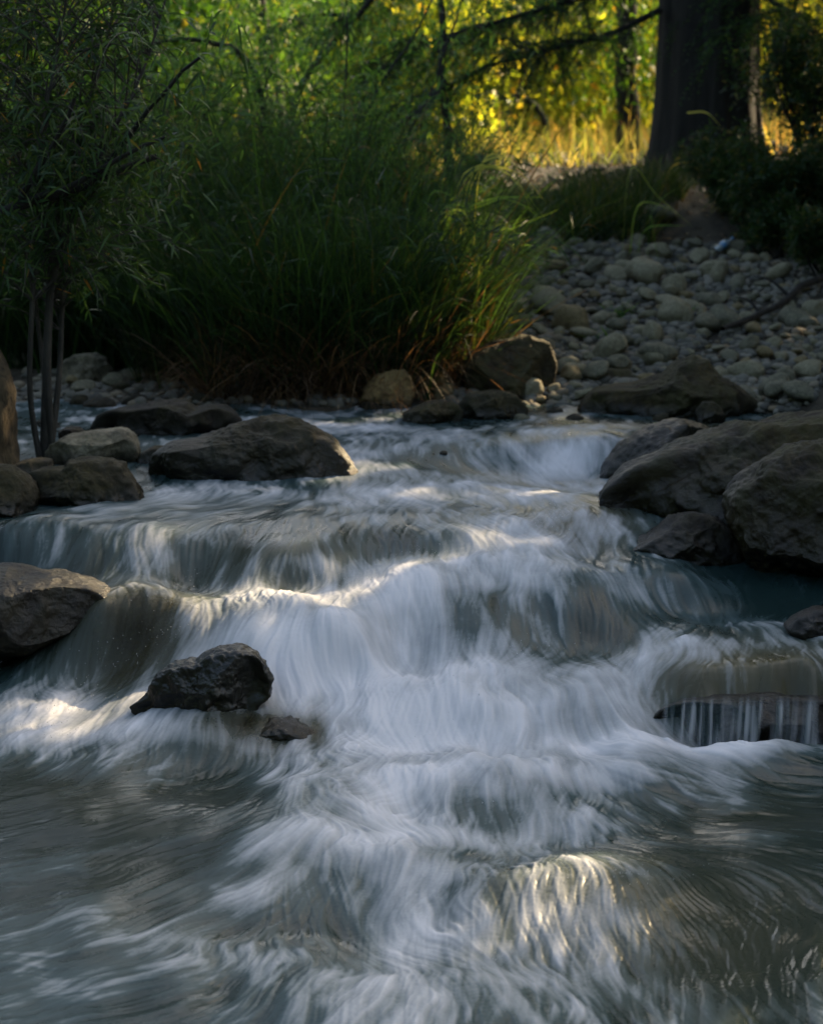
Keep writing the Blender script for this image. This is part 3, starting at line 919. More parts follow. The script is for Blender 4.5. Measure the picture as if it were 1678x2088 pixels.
for px0, px1, kk in [(1345, 1500, 1), (1470, 1620, 2), (1590, 1720, 3)]:
    nu_, nv_ = 60, 16
    U_, T_ = np.meshgrid(np.linspace(0, 1, nu_), np.linspace(0, 1, nv_))
    n1 = fbm(p3(U_ * 6 + T_ * 0.5, T_ * 0.6, kk), 2, 61 + kk)
    n2 = fbm(p3(U_ * 22 + T_ * 0.8, T_ * 0.7, kk), 3, 71 + kk)
    pts_ = []
    for u_, t_, a_ in zip(U_.ravel(), T_.ravel(), n1.ravel()):
        px = px0 + (px1 - px0) * u_ + (u_ - 0.5) * 10 * t_
        q = at_y(px, 1412 + 116 * t_ + 8 * a_, 6.985 - 0.075 * t_ - 0.012 * a_)
        pts_.append(q)
    i_ = np.arange(nv_ - 1)[:, None] * nu_
    j_ = np.arange(nu_ - 1)[None]
    CF = np.stack([i_ + j_, i_ + j_ + 1, i_ + nu_ + j_ + 1, i_ + nu_ + j_], -1).reshape(-1, 4)
    edge_ = np.clip(np.sin(np.pi * U_) * 1.6, 0, 1) * np.clip(T_ * 5, 0, 1)
    op = np.clip((0.12 + 0.65 * n1 + 0.20 * n2 + 0.15 * T_) * edge_, 0, 0.8)
    link('curtain', mesh_from('curtain', np.array(pts_), CF, True, {'foam': np.clip(0.5 + 0.3 * n2 + 0.2 * T_, 0, 1).ravel(), 'silt': np.zeros(nu_ * nv_), 'opacity': op.ravel()}), M['water'], bpy.data.objects['water'])
boulder('boulder', [(1600, 1280), (1630, 1256), (1665, 1243), (1700, 1240), (1730, 1270), (1700, 1310), (1640, 1305)], 7.6, 0.15, 48, 'rock_dark', 'small wet rock poking out at the right edge', 'rock', 5, wet_all=0.7)

# loose stones: a few meshes, copied
PEB = []
for i in range(14):
    V, F = ico(4)
    r = np.random.default_rng(100 + i)
    q = V * np.array([1.0, r.uniform(0.62, 0.9), r.uniform(0.42, 0.75)])
    for _ in range(r.integers(2, 6)):
        n = norm(r.normal(size=3))
        h = (q @ n).max() * r.uniform(0.72, 0.93)
        q = q - np.maximum(0, q @ n - h)[:, None] * n * 0.85
    q = q * (1 + 0.24 * fbm(q * 1.0 + i * 7.1, 2, i)[:, None] + 0.03 * fbm(q * 3.5 + i, 3, i + 3)[:, None])
    PEB.append(mesh_from('river_stone', q, F, True, {'wet': np.zeros(len(q))}))
PEBM = {}


def peb(i, mk):
    if (i, mk) not in PEBM:
        me = PEB[i].copy()
        me.materials.append(M[mk])
        PEBM[(i, mk)] = me
    return PEBM[(i, mk)]


def stone(x, y, r, rr, label, group, mk=None, cat='stone', zoff=None, tilt=0.35, flat=1.0, z=None):
    mk = mk or rr.choice(['stone_pale', 'stone_grey', 'stone_grey', 'stone_tan', 'stone_pale'])
    o = bpy.data.objects.new('river_stone', peb(int(rr.integers(len(PEB))), str(mk)))
    COL.objects.link(o)
    z = float(ground_at(np.array([x]), np.array([y]))[0]) if z is None else z
    o.location = (x, y, z + r * (0.28 if zoff is None else zoff))
    o.rotation_euler = (rr.normal() * tilt, rr.normal() * tilt, rr.uniform(0, 6.28))
    o.scale = (r, r * rr.uniform(0.85, 1.1), r * rr.uniform(0.8, 1.15) * flat)
    tag(o, label, cat, group)
    return o


def bank_point(px, py):
    d = ray(px, py)
    ys = np.arange(11.3, 26, 0.02)
    t = ys / d[1]
    z = H_CAM + d[2] * t
    g = gz(d[0] * t, ys)
    i = int(np.argmax(z <= g)) if (z <= g).any() else len(ys) - 1
    return d[0] * t[i], ys[i], 1.0 / (FPX / t[i])


rr = np.random.default_rng(5)
GB = 'loose stones of the pebble bank'
LB = {'stone_pale': 'pale grey rounded stone lying among others on the pebble bank',
      'stone_grey': 'dark grey rounded stone lying among others on the pebble bank',
      'stone_tan': 'tan rounded stone lying among others on the pebble bank'}
# stones one can single out: px, py, width px, material, label
for px, py, wpx, mk, lb, fl in [
    (1118, 503, 56, 'stone_grey', 'dark blue grey standing stone at the top of the pebble bank', 1.5),
    (1297, 494, 38, 'stone_pale', 'pale upright egg shaped stone against the dark earth scarp', 1.5),
    (1282, 545, 48, 'stone_pale', 'pale loaf shaped stone just below the upright egg shaped one', 1.0),
    (1372, 592, 46, 'stone_pale', 'pale upright slab stone in the middle of the pebble bank', 2.1),
    (1165, 662, 74, 'stone_tan', 'large tan stone resting on pebbles behind the blocky boulder', 1.2),
    (1067, 630, 44, 'stone_pale', 'pale domed stone near the arching grass', 1.2),
    (1255, 668, 50, 'stone_grey', 'smooth dark grey egg stone beside a green weed', 1.0),
    (1370, 630, 66, 'stone_pale', 'long pale stone lying under the upright slab', 0.9),
    (1462, 562, 46, 'stone_pale', 'pale slanting stone below the plastic litter', 1.4),
    (1448, 612, 56, 'stone_grey', 'grey stone leaning on a dark one, right of upright slab', 1.2),
    (1330, 690, 50, 'stone_pale', 'pale pyramid shaped stone in the middle of the bank', 1.4),
    (1440, 672, 74, 'stone_grey', 'long grey stone lying above the peaked boulder', 0.9),
    (1262, 742, 66, 'stone_grey', 'grey wedge stone behind the rusty brown boulder', 1.0),
    (1340, 722, 80, 'stone_grey', 'long slanted grey slab above the peaked boulder', 0.8),
    (1165, 757, 56, 'stone_pale', 'pale flat topped stone beside the blocky boulder', 1.0),
    (1498, 508, 46, 'stone_grey', 'grey rounded stone beside the plastic litter', 1.1),
    (1090, 545, 44, 'stone_pale', 'pale oval stone under the tall standing stone', 1.0),
    (1640, 660, 60, 'stone_grey', 'long grey stone by the right edge of the bank', 0.9),
    (1580, 800, 60, 'stone_grey', 'rounded grey stone at the waterline right of peaked boulder', 1.3),
    (1630, 812, 74, 'stone_grey', 'broad low stone at the waterline, furthest to the right', 0.9),
    (1345, 440, 70, 'stone_grey', 'dark slab half buried in the earth scarp beneath the cypress', 0.8),
]:
    x, y, m = bank_point(px, py + 10)
    stone(x, y, 0.5 * wpx * m * 1.15, rr, lb, None, mk, zoff=0.45, tilt=0.15, flat=fl)
placed = []
n_st = 0
tries = 0
while n_st < 270 and tries < 20000:
    tries += 1
    px = rr.uniform(960, 1700)
    py = rr.uniform(505, 835)
    lo = 520 + 40 * max(0, (1050 - px) / 100) if px < 1050 else (505 if px < 1520 else 505 + (px - 1520) * 0.75)
    if py < lo or (px < 1050 and py < 560):
        continue
    big = n_st < 60
    wpx = rr.uniform(56, 92) if n_st < 22 else rr.uniform(42, 66) if big else rr.uniform(20, 42)
    if any((px - a) ** 2 + ((py - b) * 1.5) ** 2 < (0.40 * (wpx + c)) ** 2 for a, b, c in placed):
        continue
    x, y, m = bank_point(px, py)
    if y < 11.6:
        continue
    placed.append((px, py, wpx))
    o = stone(x, y, 0.5 * wpx * m, rr, '', None, tilt=0.3, zoff=rr.uniform(0.2, 0.75))
    mk = o.data.materials[0].name
    key = {'pale_stone': 'stone_pale', 'grey_stone': 'stone_grey', 'tan_stone': 'stone_tan'}[mk]
    tag(o, LB[key], 'stone', GB)
    n_st += 1

# left bank and waterline stones
GL = 'stones along the foot of the reeds'
for px, py, wpx, mk, lb in [
    (45, 752, 44, 'stone_grey', 'grey stone behind the thin stems, nearest the photo edge'), (95, 748, 46, 'stone_pale', 'pale stone seen between the thin stems'),
    (150, 785, 44, 'stone_tan', 'ochre stone at the foot of two tone boulder'), (235, 790, 60, 'stone_grey', 'grey stone right of the two tone boulder'),
    (275, 780, 66, 'stone_grey', 'rounded grey green stone under the reed edge'), (305, 752, 34, 'stone_grey', 'grey stone set back among reed stems'),
    (342, 768, 36, 'stone_pale', 'pale blocky stone at reed edge'), (350, 790, 36, 'stone_tan', 'olive tan stone below the pale blocky one'),
    (170, 802, 54, 'stone_grey', 'flat grey stone at waterline below two tone boulder'), (205, 826, 74, 'rock_dark', 'long black wet stone lying in the backwater'),
    (275, 822, 64, 'rock_dark', 'black wet stone above the double humped boulder'), (165, 822, 44, 'rock_moss', 'low olive stone at the backwater edge'),
    (412, 824, 60, 'rock_moss', 'low brown stone beyond the double humped boulder'), (722, 795, 46, 'rock_moss', 'dim olive stone left of the tan pointed boulder'),
    (880, 797, 64, 'rock_tan', 'low tan stone right of the tan pointed boulder'), (760, 832, 64, 'rock_dark', 'flat wet stone in front of the tan pointed boulder'),
    (905, 812, 50, 'stone_tan', 'small sunlit tan stone in front of blocky boulder'), (1130, 840, 44, 'rock_dark', 'low dark stone in green shallows'),
    (1170, 853, 40, 'rock_dark', 'tiny dark stone in the shallows beside the peaked boulder'), (1062, 855, 40, 'stone_grey', 'small grey stone beside the touching pair of boulders'),
    (1345, 856, 46, 'rock_moss', 'mossy stone barely above water before the peaked boulder'), (560, 800, 60, 'rock_dark', 'dark stone under the drooping reeds'),
    (640, 822, 70, 'rock_dark', 'flat dark stone at reed waterline'), (480, 815, 60, 'rock_dark', 'dark stone at reed waterline, next to the double humped boulder'),
    (905, 925, 20, 'rock_dark', 'tiny dark stone tip in the middle of the upper water'), (105, 870, 60, 'rock_dark', 'dark stone at the base of thin stems'),
    (1165, 775, 50, 'stone_tan', 'brown stone between blocky boulder and rusty boulder'), (940, 740, 44, 'stone_grey', 'grey stone half hidden by grass left of blocky boulder'),
]:
    if py > 815:
        q = on_water(px, py)
        x, y = q[0], min(q[1], 12.1)
        m = y / FPX
        stone(x, y, 0.5 * wpx * m, rr, lb, None, mk, tilt=0.12, z=gsamp(WH, np.array([x]), np.array([y]))[0], zoff=0.0)
    else:
        x, y, m = bank_point(px, py)
        stone(x, y, 0.55 * wpx * m, rr, lb, None, mk, tilt=0.15, zoff=0.4)

# small gravel between the stones
V1, F1 = ico(2)
ng = 5200
gxx, gyy = [], []
while len(gxx) < ng:
    px, py = rr.uniform(900, 1760), rr.uniform(440, 850) if rr.random() < 0.8 else rr.uniform(330, 500)
    if py < 500 and px > 1250:
        continue
    x, y, m = bank_point(px, py)
    if y > 11.5:
        gxx.append(x)
        gyy.append(y)
for _ in range(500):
    px, py = rr.uniform(-60, 720), rr.uniform(760, 835)
    x, y, m = bank_point(px, py)
    gxx.append(x)
    gyy.append(y)
gxx, gyy = np.array(gxx), np.array(gyy)
ng = len(gxx)
gr = rr.uniform(0.016, 0.055, ng)
sc3 = np.stack([gr, gr * rr.uniform(0.6, 1, ng), gr * rr.uniform(0.45, 0.8, ng)], -1)
an = rr.uniform(0, 6.28, ng)
base = V1[None] * (1 + 0.22 * fbm(V1[None] * 1.3 + rr.uniform(0, 50, (ng, 1, 3)), 2, 3)[..., None])
G3 = base * sc3[:, None]
G3 = np.stack([G3[..., 0] * np.cos(an)[:, None] - G3[..., 1] * np.sin(an)[:, None], G3[..., 0] * np.sin(an)[:, None] + G3[..., 1] * np.cos(an)[:, None], G3[..., 2]], -1)
G3 = G3 + np.stack([gxx, gyy, ground_at(gxx, gyy) + gr * 0.2], -1)[:, None]
gF = (F1[None] + (np.arange(ng) * len(V1))[:, None, None]).reshape(-1, 3)
k = NT('gravel_stone')
c = k.ramp(k.attr('tint'), [(0, (0.05, 0.047, 0.038)), (0.5, (0.115, 0.108, 0.085)), (0.8, (0.17, 0.155, 0.12)), (1, (0.14, 0.105, 0.06))])
p = k.n('ShaderNodeBsdfPrincipled', Roughness=0.85)
k.l(c, p.inputs['Base Color'])
k.l(p.outputs[0], k.out.inputs[0])
tag(link('gravel', mesh_from('gravel', G3.reshape(-1, 3), gF, True, {'tint': np.repeat(rr.uniform(0, 1, ng), len(V1))}), k.m), 'small grey gravel filling gaps between bank stones', 'gravel', kind='stuff')

# ---------------------------------------------------------------- sun flecks: where light comes through the canopy
FLECK = []
for px, py, r_ in [(1170, 1060, .17), (1050, 1012, .13), (1060, 1115, .13), (1160, 1775, .2), (1250, 1790, .22), (1330, 1800, .18), (1500, 1850, .22), (1620, 2040, .28),
                   (1120, 1890, .18), (1250, 1960, .15), (1400, 1930, .2), (1560, 1780, .14), (1600, 1930, .22), (1480, 2000, .14), (1180, 2060, .16), (1400, 2060, .14), (1060, 1990, .1), (1650, 1850, .2), (380, 1212, .11), (470, 1220, .09), (560, 1240, .11), (300, 1320, .12), (230, 1400, .12), (80, 1490, .11), (160, 1430, .06), (720, 1195, .12),
                   (650, 865, .16), (860, 850, .25), (560, 845, .2), (880, 1140, .12), (180, 1165, .12), (930, 1012, .09), (1000, 850, .12), (780, 1010, .08)]:
    q = on_water(px, py)
    FLECK.append((q, r_))
for px, py, y, r_ in [(160, 1183, 7.75, .09), (222, 1213, 7.8, .09), (60, 1168, 7.75, .10), (110, 1175, 7.8, .08), (680, 905, 9.72, .15), (708, 938, 9.72, .15), (730, 968, 9.72, .15), (1112, 715, 12.3, .24), (1130, 760, 12.3, .14), (838, 780, 11.9, .26), (800, 765, 11.9, .16), (905, 800, 12.0, .2),
                      (48, 780, 9.65, .12), (48, 830, 9.65, .12), (46, 890, 9.65, .12), (950, 600, 13, .25), (970, 520, 13, .25), (880, 560, 13.2, .2), (1400, 440, 15.5, .12), (590, 560, 12.5, .08), (750, 700, 12.4, .1),
                      (920, 640, 12.6, .2), (950, 470, 13.0, .25), (1020, 460, 12.95, .2), (1000, 560, 12.9, .16), (985, 640, 12.85, .12), (1060, 400, 13.2, .2), (1385, 430, 16, .16), (1335, 510, 15.8, .12), (1440, 385, 19, .35), (1400, 862, 10.1, .03)]:
    FLECK.append((at_y(px, py, y), r_))
_fr = np.random.default_rng(99)
for _ in range(20):
    FLECK.append((at_y(_fr.uniform(690, 1010), _fr.uniform(330, 720), _fr.uniform(12.5, 14.5)), _fr.uniform(0.03, 0.14)))


def lit(c, jit):
    """True for points that stand in the way of a fleck of sun."""
    m = np.zeros(len(c), bool)
    for q, r_ in FLECK:
        v = c - q
        t = v @ SUN
        d = np.linalg.norm(v - t[:, None] * SUN, axis=1)
        m |= (t > 0.6) & (d < r_ * jit + 0.11)
    return m & (np.random.default_rng(len(c)).random(len(c)) > 0.035)


# ---------------------------------------------------------------- trees and plants
def branch_tree(acc, p, d, L, r0, depth, rs, tips, spread=0.6, up=0.1, nseg=7):
    pts = [np.array(p, float)]
    d = norm(d)
    for _ in range(nseg):
        d = norm(d + rs.normal(size=3) * 0.13 + np.array([0, 0, up * 0.25]))
        pts.append(pts[-1] + d * L / nseg)
    pts = np.array(pts)
    V, F = tube(pts, np.linspace(r0, r0 * 0.45, len(pts)), 7 if depth > 1 else 5)
    acc.add(V, F)
    tips.append((pts, r0))
    if depth > 0:
        for k in range(rs.integers(3, 5)):
            f = rs.uniform(0.35, 1.0)
            i = int(f * nseg)
            dd = norm(d + rs.normal(size=3) * spread + np.array([0, 0, up]))
            branch_tree(acc, pts[i], dd, L * rs.uniform(0.5, 0.75), r0 * (0.62 - 0.25 * f + 0.1), depth - 1, rs, tips, spread, up, nseg)


def canopy_tree(name, x, y, h, r0, crown_c, crown_r, nleaf, leaf, seed, label, mat='leaf_shade', bark='bark_dark', cat='tree', group=None, carve=True, flat=1.0):
    rs = np.random.default_rng(seed)
    z0 = float(gz(np.array([x]), np.array([y]))[0])
    root = empty(name, (x, y, z0))
    tag(root, label, cat, group)
    acc = Acc()
    tips = []
    top = np.array([crown_c[0] - x, crown_c[1] - y, crown_c[2] - z0])
    tr = curve([(0, 0, -0.3), (0.1, 0, top[2] * 0.3), top * np.array([0.5, 0.5, 0.7]), top], 14)
    V, F = tube(tr, np.linspace(r0, r0 * 0.5, 14), 12)
    acc.add(V, F)
    for k in range(9):
        a = k * 2.4
        branch_tree(acc, tr[7 + k % 7], (math.cos(a), math.sin(a), 0.45), crown_r * 0.8, r0 * 0.35, 1, rs, tips)
    link('trunk', acc.mesh('trunk'), M[bark], root)
    # leaves clustered in clumps through the crown
    ncl = 160
    u = norm(rs.normal(size=(ncl, 3))) * (rs.uniform(0.15, 1, (ncl, 1)) ** 0.45)
    cc = top + u * crown_r * np.array([1, 1, flat])
    pick = rs.integers(0, ncl, nleaf)
    c = cc[pick] + rs.normal(size=(nleaf, 3)) * crown_r * 0.15
    wc = c + np.array([x, y, z0])
    keep = np.ones(nleaf, bool)
    if carve:
        keep = ~lit(wc, rs.uniform(0.75, 1.15, nleaf))
    # nothing may hang into the photograph
    pxx = wc[:, 0] / wc[:, 1]
    el = (wc[:, 2] - H_CAM) / np.maximum(wc[:, 1], 0.1)
    keep &= ~((np.abs(pxx) < 0.235) & (el < 0.085))
    c = c[keep]
    V, F, tt, ids = strips(c, rs.normal(size=c.shape) + np.array([0, 0, -0.3]), leaf * rs.uniform(0.7, 1.3, len(c)), leaf * 0.5, 0.2, 2, 'round', r=rs)
    link('crown', mesh_from('crown', V, F, True, {'tint': rs.uniform(0, 1, len(c))[ids]}), M[mat], root)
    return root


# shading trees of the right bank (they stand beside the view and shade the stream)
GS = 'shade trees along the right bank'
canopy_tree('bank_tree', 6.2, 11.5, 9, 0.25, (6.6, 11.6, 5.0), 3.0, 15000, 0.26, 61, 'leafy tree shading the rapid from right bank, nearest the camera', group=GS)
canopy_tree('bank_tree', 7.5, 15.5, 9, 0.28, (7.4, 15.4, 5.6), 3.2, 16000, 0.26, 62, 'leafy tree shading the pool, between nearest tree and cypress', group=GS)
canopy_tree('bank_tree', 9.0, 19.5, 10, 0.30, (8.6, 19.6, 6.2), 3.6, 18000, 0.26, 63, 'leafy tree behind the cypress on the right bank', group=GS)
canopy_tree('bank_tree', 6.2, 22.5, 10, 0.30, (6.0, 22.0, 8.0), 3.2, 13000, 0.26, 64, 'tall leafy tree furthest up the right bank', group=GS)

# bald cypress: the big dark trunk
CX, CY = 3.02, 20.0
cz0 = float(gz(np.array([CX]), np.array([CY]))[0])
root = empty('cypress_tree', (CX, CY, cz0))
tag(root, 'massive dark cypress with flared trunk and feathery boughs reaching left', 'tree')
zs = np.concatenate([np.linspace(-0.5, 1.2, 22), np.linspace(1.4, 9, 20)])
nth = 96
th = np.arange(nth) * 2 * np.pi / nth
TV = []
for z in zs:
    r0 = 0.50 + 0.09 * math.exp(-max(z, 0) / 0.3) + 0.05 * math.exp(-max(z - 0, 0) / 1.2) - 0.012 * max(z, 0)
    if z > 1.6:
        r0 += 0.03 * (z - 1.6)* (1 if z < 3 else 0) + (0.042 if z >= 3 else 0)
    fl = 0.04 * math.exp(-max(z, 0) / 0.6)
    rad = r0 * (1 + fl * np.cos(th * 5 + 0.6) + 0.03 * np.cos(th * 9 + 1) + 0.035 * fbm(p3(np.cos(th) * 9, np.sin(th) * 9, z * 0.7), 3, 4))
    lean = -0.01 * max(z, 0)
    TV.append(np.stack([rad * np.cos(th) + lean, rad * np.sin(th), np.full(nth, z)], -1))
TV = np.concatenate(TV)
i_ = np.arange(len(zs) - 1)[:, None] * nth
j_ = np.arange(nth)[None]
TF = np.stack([i_ + j_, i_ + (j_ + 1) % nth, i_ + nth + (j_ + 1) % nth, i_ + nth + j_], -1).reshape(-1, 4)
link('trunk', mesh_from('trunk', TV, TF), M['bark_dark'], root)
rs = np.random.default_rng(71)


def feather_sprays(curves, per_m, twig_len, leaf_len, leaf_w, rs, hang=0.35, plane=0.35):
    """Twigs along each limb, each lined with two rows of narrow leaflets."""
    B, D, Lf = [], [], []
    TW = Acc()
    for pts in curves:
        seg = np.linalg.norm(np.diff(pts, axis=0), axis=1)
        n = max(3, int(seg.sum() * per_m))
        cum = np.concatenate([[0], np.cumsum(seg)]) / seg.sum()
        for f in rs.uniform(0.12, 1, n):
            p = np.array([np.interp(f, cum, pts[:, k]) for k in range(3)])
            i = min(int(f * (len(pts) - 1)), len(pts) - 2)
            tdir = norm(pts[i + 1] - pts[i])
            sd = norm(np.cross(tdir, (0, 0, 1))) * (1 if rs.random() < 0.5 else -1)
            d = norm(tdir * rs.uniform(0.2, 0.9) + sd * rs.uniform(0.3, 1) + rs.normal(size=3) * plane + np.array([0, 0, -hang]))
            L = twig_len * rs.uniform(0.5, 1.2)
            m = max(5, int(L / 0.035))
            tt = np.linspace(0.08, 1, m)
            q = p + d * (L * tt)[:, None]
            q[:, 2] -= 0.35 * L * tt ** 2
            TW.add(*tube(q[::3] if m > 6 else q, 0.004, 3))
            s2 = norm(np.cross(d, np.array([0, 0, 1]) + rs.normal(size=3) * 0.2))
            for sg in (1, -1):
                B.append(q)
                D.append(d * 0.55 + s2 * sg + rs.normal(size=q.shape) * 0.25)
                Lf.append(leaf_len * (1.05 - 0.6 * tt) * rs.uniform(0.8, 1.2))
    B, D, Lf = np.concatenate(B), np.concatenate(D), np.concatenate(Lf)
    V, F, t_, ids = strips(B, D, Lf, leaf_w, 0.25, 2, 'leaf', r=rs)
    return V, F, ids, len(B), TW


loc = lambda px, py, y: at_y(px, py, y) - np.array([CX, CY, cz0])
limbs = [
    [loc(1345, 20, 19.8), loc(1240, 70, 19.3), loc(1100, 105, 18.8), loc(960, 150, 18.4), loc(850, 235, 18.0)],
    [loc(1350, -60, 19.8), loc(1200, -10, 19.2), loc(1030, 40, 18.6), loc(880, 85, 18.3), loc(760, 160, 18.2)],
    [loc(1500, -40, 19.8), loc(1570, 0, 19.4), loc(1640, 50, 19.1), loc(1710, 120, 18.9)],
    [loc(1380, -160, 19.8), loc(1200, -130, 19.4), loc(1000, -80, 18.9), loc(800, -30, 18.6), loc(680, 50, 18.4)],
    [loc(1350, -100, 20.0), loc(1230, -40, 20.4), loc(1130, 10, 20.8), loc(1010, 60, 21)],
]
BA = Acc()
curves = []
for Lm in limbs:
    cpts = curve(Lm, 18)
    BA.add(*tube(cpts, np.linspace(0.036, 0.008, 18), 7))
    curves.append(cpts)
    for k in range(7):
        i = rs.integers(3, 17)
        e = cpts[i] + np.array([rs.uniform(-0.9, 0.15), rs.uniform(-0.5, 0.5), rs.uniform(-0.35, 0.1)])
        sb = curve([cpts[i], (cpts[i] + e) / 2 + np.array([0, 0, 0.06]), e], 7)
        BA.add(*tube(sb, np.linspace(0.018, 0.006, 7), 5))
        curves.append(sb)
V, F, ids, nb, TW = feather_sprays(curves, 36, 0.5, 0.075, 0.012, rs, 0.35, 0.4)
link('limbs', BA.mesh('limbs'), M['bark_dark'], root)
bough = link('boughs', mesh_from('boughs', V, F, True, {'tint': rs.uniform(0, 1, nb)[ids]}), M['leaf_cypress'], root)
link('twigs', TW.mesh('twigs'), M['bark_dark'], bough)
# the high crown
ncl = 170
u = norm(rs.normal(size=(ncl, 3))) * (rs.uniform(0.1, 1, (ncl, 1)) ** 0.4)
cc = np.array([0.6, -1.4, 7.2]) + u * np.array([4.3, 4.4, 3.0])
nleaf = 26000
c = cc[rs.integers(0, ncl, nleaf)] + rs.normal(size=(nleaf, 3)) * 0.6
wc = c + np.array([CX, CY, cz0])
keep = ~lit(wc, rs.uniform(0.75, 1.15, nleaf))
keep &= ~((np.abs(wc[:, 0] / wc[:, 1]) < 0.24) & ((wc[:, 2] - H_CAM) / wc[:, 1] < 0.082))
c = c[keep]
V, F, tt, ids = strips(c, rs.normal(size=c.shape) + np.array([0, 0, -0.4]), 0.24 * rs.uniform(0.7, 1.3, len(c)), 0.11, 0.2, 2, 'leaf', r=rs)
link('crown', mesh_from('crown', V, F, True, {'tint': rs.uniform(0, 1, len(c))[ids]}), M['leaf_cypress'], root)

# willow shrub with thin stems on the left
rs = np.random.default_rng(81)
bx, by = at_y(92, 925, 10.0)[[0, 1]]
bz = 0.5
root = empty('willow_shrub', (bx, by, bz))
tag(root, 'dark narrow leaved willow shrub rising on thin grey stems at left', 'shrub')
wl = lambda px, py, y: at_y(px, py, y) - np.array([bx, by, bz])
stems = [
    [wl(92, 950, 10.0), wl(95, 800, 10.0), wl(100, 650, 10.02), wl(112, 480, 10.05), wl(150, 300, 10.1), wl(210, 120, 10.1), wl(250, -80, 10.1)],
    [wl(100, 950, 10.03), wl(118, 800, 10.1), wl(125, 700, 10.2), wl(128, 520, 10.3), wl(112, 380, 10.35), wl(60, 200, 10.4), wl(40, -60, 10.4)],
    [wl(82, 940, 9.98), wl(62, 800, 9.95), wl(66, 640, 9.9), wl(75, 480, 9.9), wl(80, 300, 9.8), wl(120, 100, 9.8), wl(150, -100, 9.8)],
    [wl(104, 940, 10.06), wl(90, 760, 10.2), wl(72, 600, 10.3), wl(60, 420, 10.4), wl(20, 260, 10.4), wl(-40, 100, 10.4)],
    [wl(108, 930, 10.0), wl(98, 700, 9.95), wl(122, 520, 9.95), wl(200, 330, 9.9), wl(290, 150, 9.9), wl(350, -40, 9.9)],
]
rad0 = [0.030, 0.020, 0.018, 0.016, 0.02]
allc = []
for s_, r0 in zip(stems, rad0):
    cp = curve(s_, 26)
    link('stem', (lambda a: (a.add(*tube(cp, np.linspace(r0, 0.005, 26), 8)), a.mesh('stem'))[1])(Acc()), M['bark_grey'], root)
    allc.append(cp)
BA = Acc()
LB_, LD_ = [], []
for k in range(470):
    cp = allc[rs.integers(len(allc))]
    i = rs.integers(9, 26)
    p = cp[i]
    sx = rs.uniform(-1, 1)
    e = p + np.array([rs.normal() * 0.32, rs.normal() * 0.3, rs.uniform(0.0, 0.45)])
    wp = e + np.array([bx, by, bz])
    ppx = wp[0] / wp[1] * FPX + 839
    if ppx > 350:
        continue
    mid_ = (p + e) / 2 + np.array([0, 0, 0.08])
    tw = curve([p, mid_, e, e + (e - mid_) * 0.6 + np.array([0, 0, -0.12])], 12)
    BA.add(*tube(tw, np.linspace(0.005, 0.0015, 12), 4))
    m = rs.integers(14, 26)
    f = rs.uniform(0.15, 1, m)
    q = np.stack([np.interp(f * 11, np.arange(12), tw[:, a]) for a in range(3)], -1)
    td = norm(tw[-1] - tw[0])
    LB_.append(q)
    LD_.append(td * 0.7 + rs.normal(size=q.shape) * 0.6 + np.array([0, 0, -0.05]))
B_, D_ = np.concatenate(LB_), np.concatenate(LD_)
V, F, t_, ids = strips(B_, D_, rs.uniform(0.06, 0.13, len(B_)), rs.uniform(0.009, 0.014, len(B_)), rs.uniform(0.05, 0.4, len(B_)), 4, 'leaf', r=rs)
fo = link('foliage', mesh_from('foliage', V, F, True, {'tint': (rs.uniform(0, 1, len(B_)))[ids]}), M['leaf_willow'], root)
link('twigs', BA.mesh('twigs'), M['bark_grey'], fo)

# golden lit trunk at the left edge
q0 = at_y(-13, 945, 9.7)
root = empty('leaning_tree', q0)
tag(root, 'thick mossy trunk at left edge catching orange light on its side', 'tree')
cp = curve([(0, 0, -0.15), (0.0, 0, 0.12), (0.02, 0.02, 0.35), (-0.12, 0.05, 0.7), (-0.4, 0.1, 1.4), (-0.5, 0.2, 3.2), (-0.6, 0.2, 4.5)], 40)
V, F = tube(cp, np.interp(np.linspace(0, 1, 40), [0, 0.1, 0.2, 1], [0.17, 0.135, 0.115, 0.07]), 28)
V = V + norm(V - np.repeat(cp, 28, 0)) * (0.04 * fbm(V * np.array([9, 9, 5]), 4, 8))[:, None]
a = Acc()
a.add(V, F)
link('trunk', a.mesh('trunk'), M['bark_warm'], root)
a = Acc()
tips = []
for k in range(5):
    branch_tree(a, cp[24 + 3 * k], (math.cos(k * 2.2), math.sin(k * 2.2), 0.5), 1.3, 0.035, 1, rs, tips)
link('limbs', a.mesh('limbs'), M['bark_dark'], root)
pts = np.concatenate([t[0] for t in tips])
c = pts[rs.integers(0, len(pts), 5000)] + rs.normal(size=(5000, 3)) * 0.16
V, F, t_, ids = strips(c, rs.normal(size=c.shape) + np.array([0, 0, -0.5]), rs.uniform(0.07, 0.13, 5000), 0.014, 0.3, 3, 'leaf', r=rs)
link('crown', mesh_from('crown', V, F, True, {'tint': rs.uniform(0, 1, 5000)[ids]}), M['leaf_willow'], root)


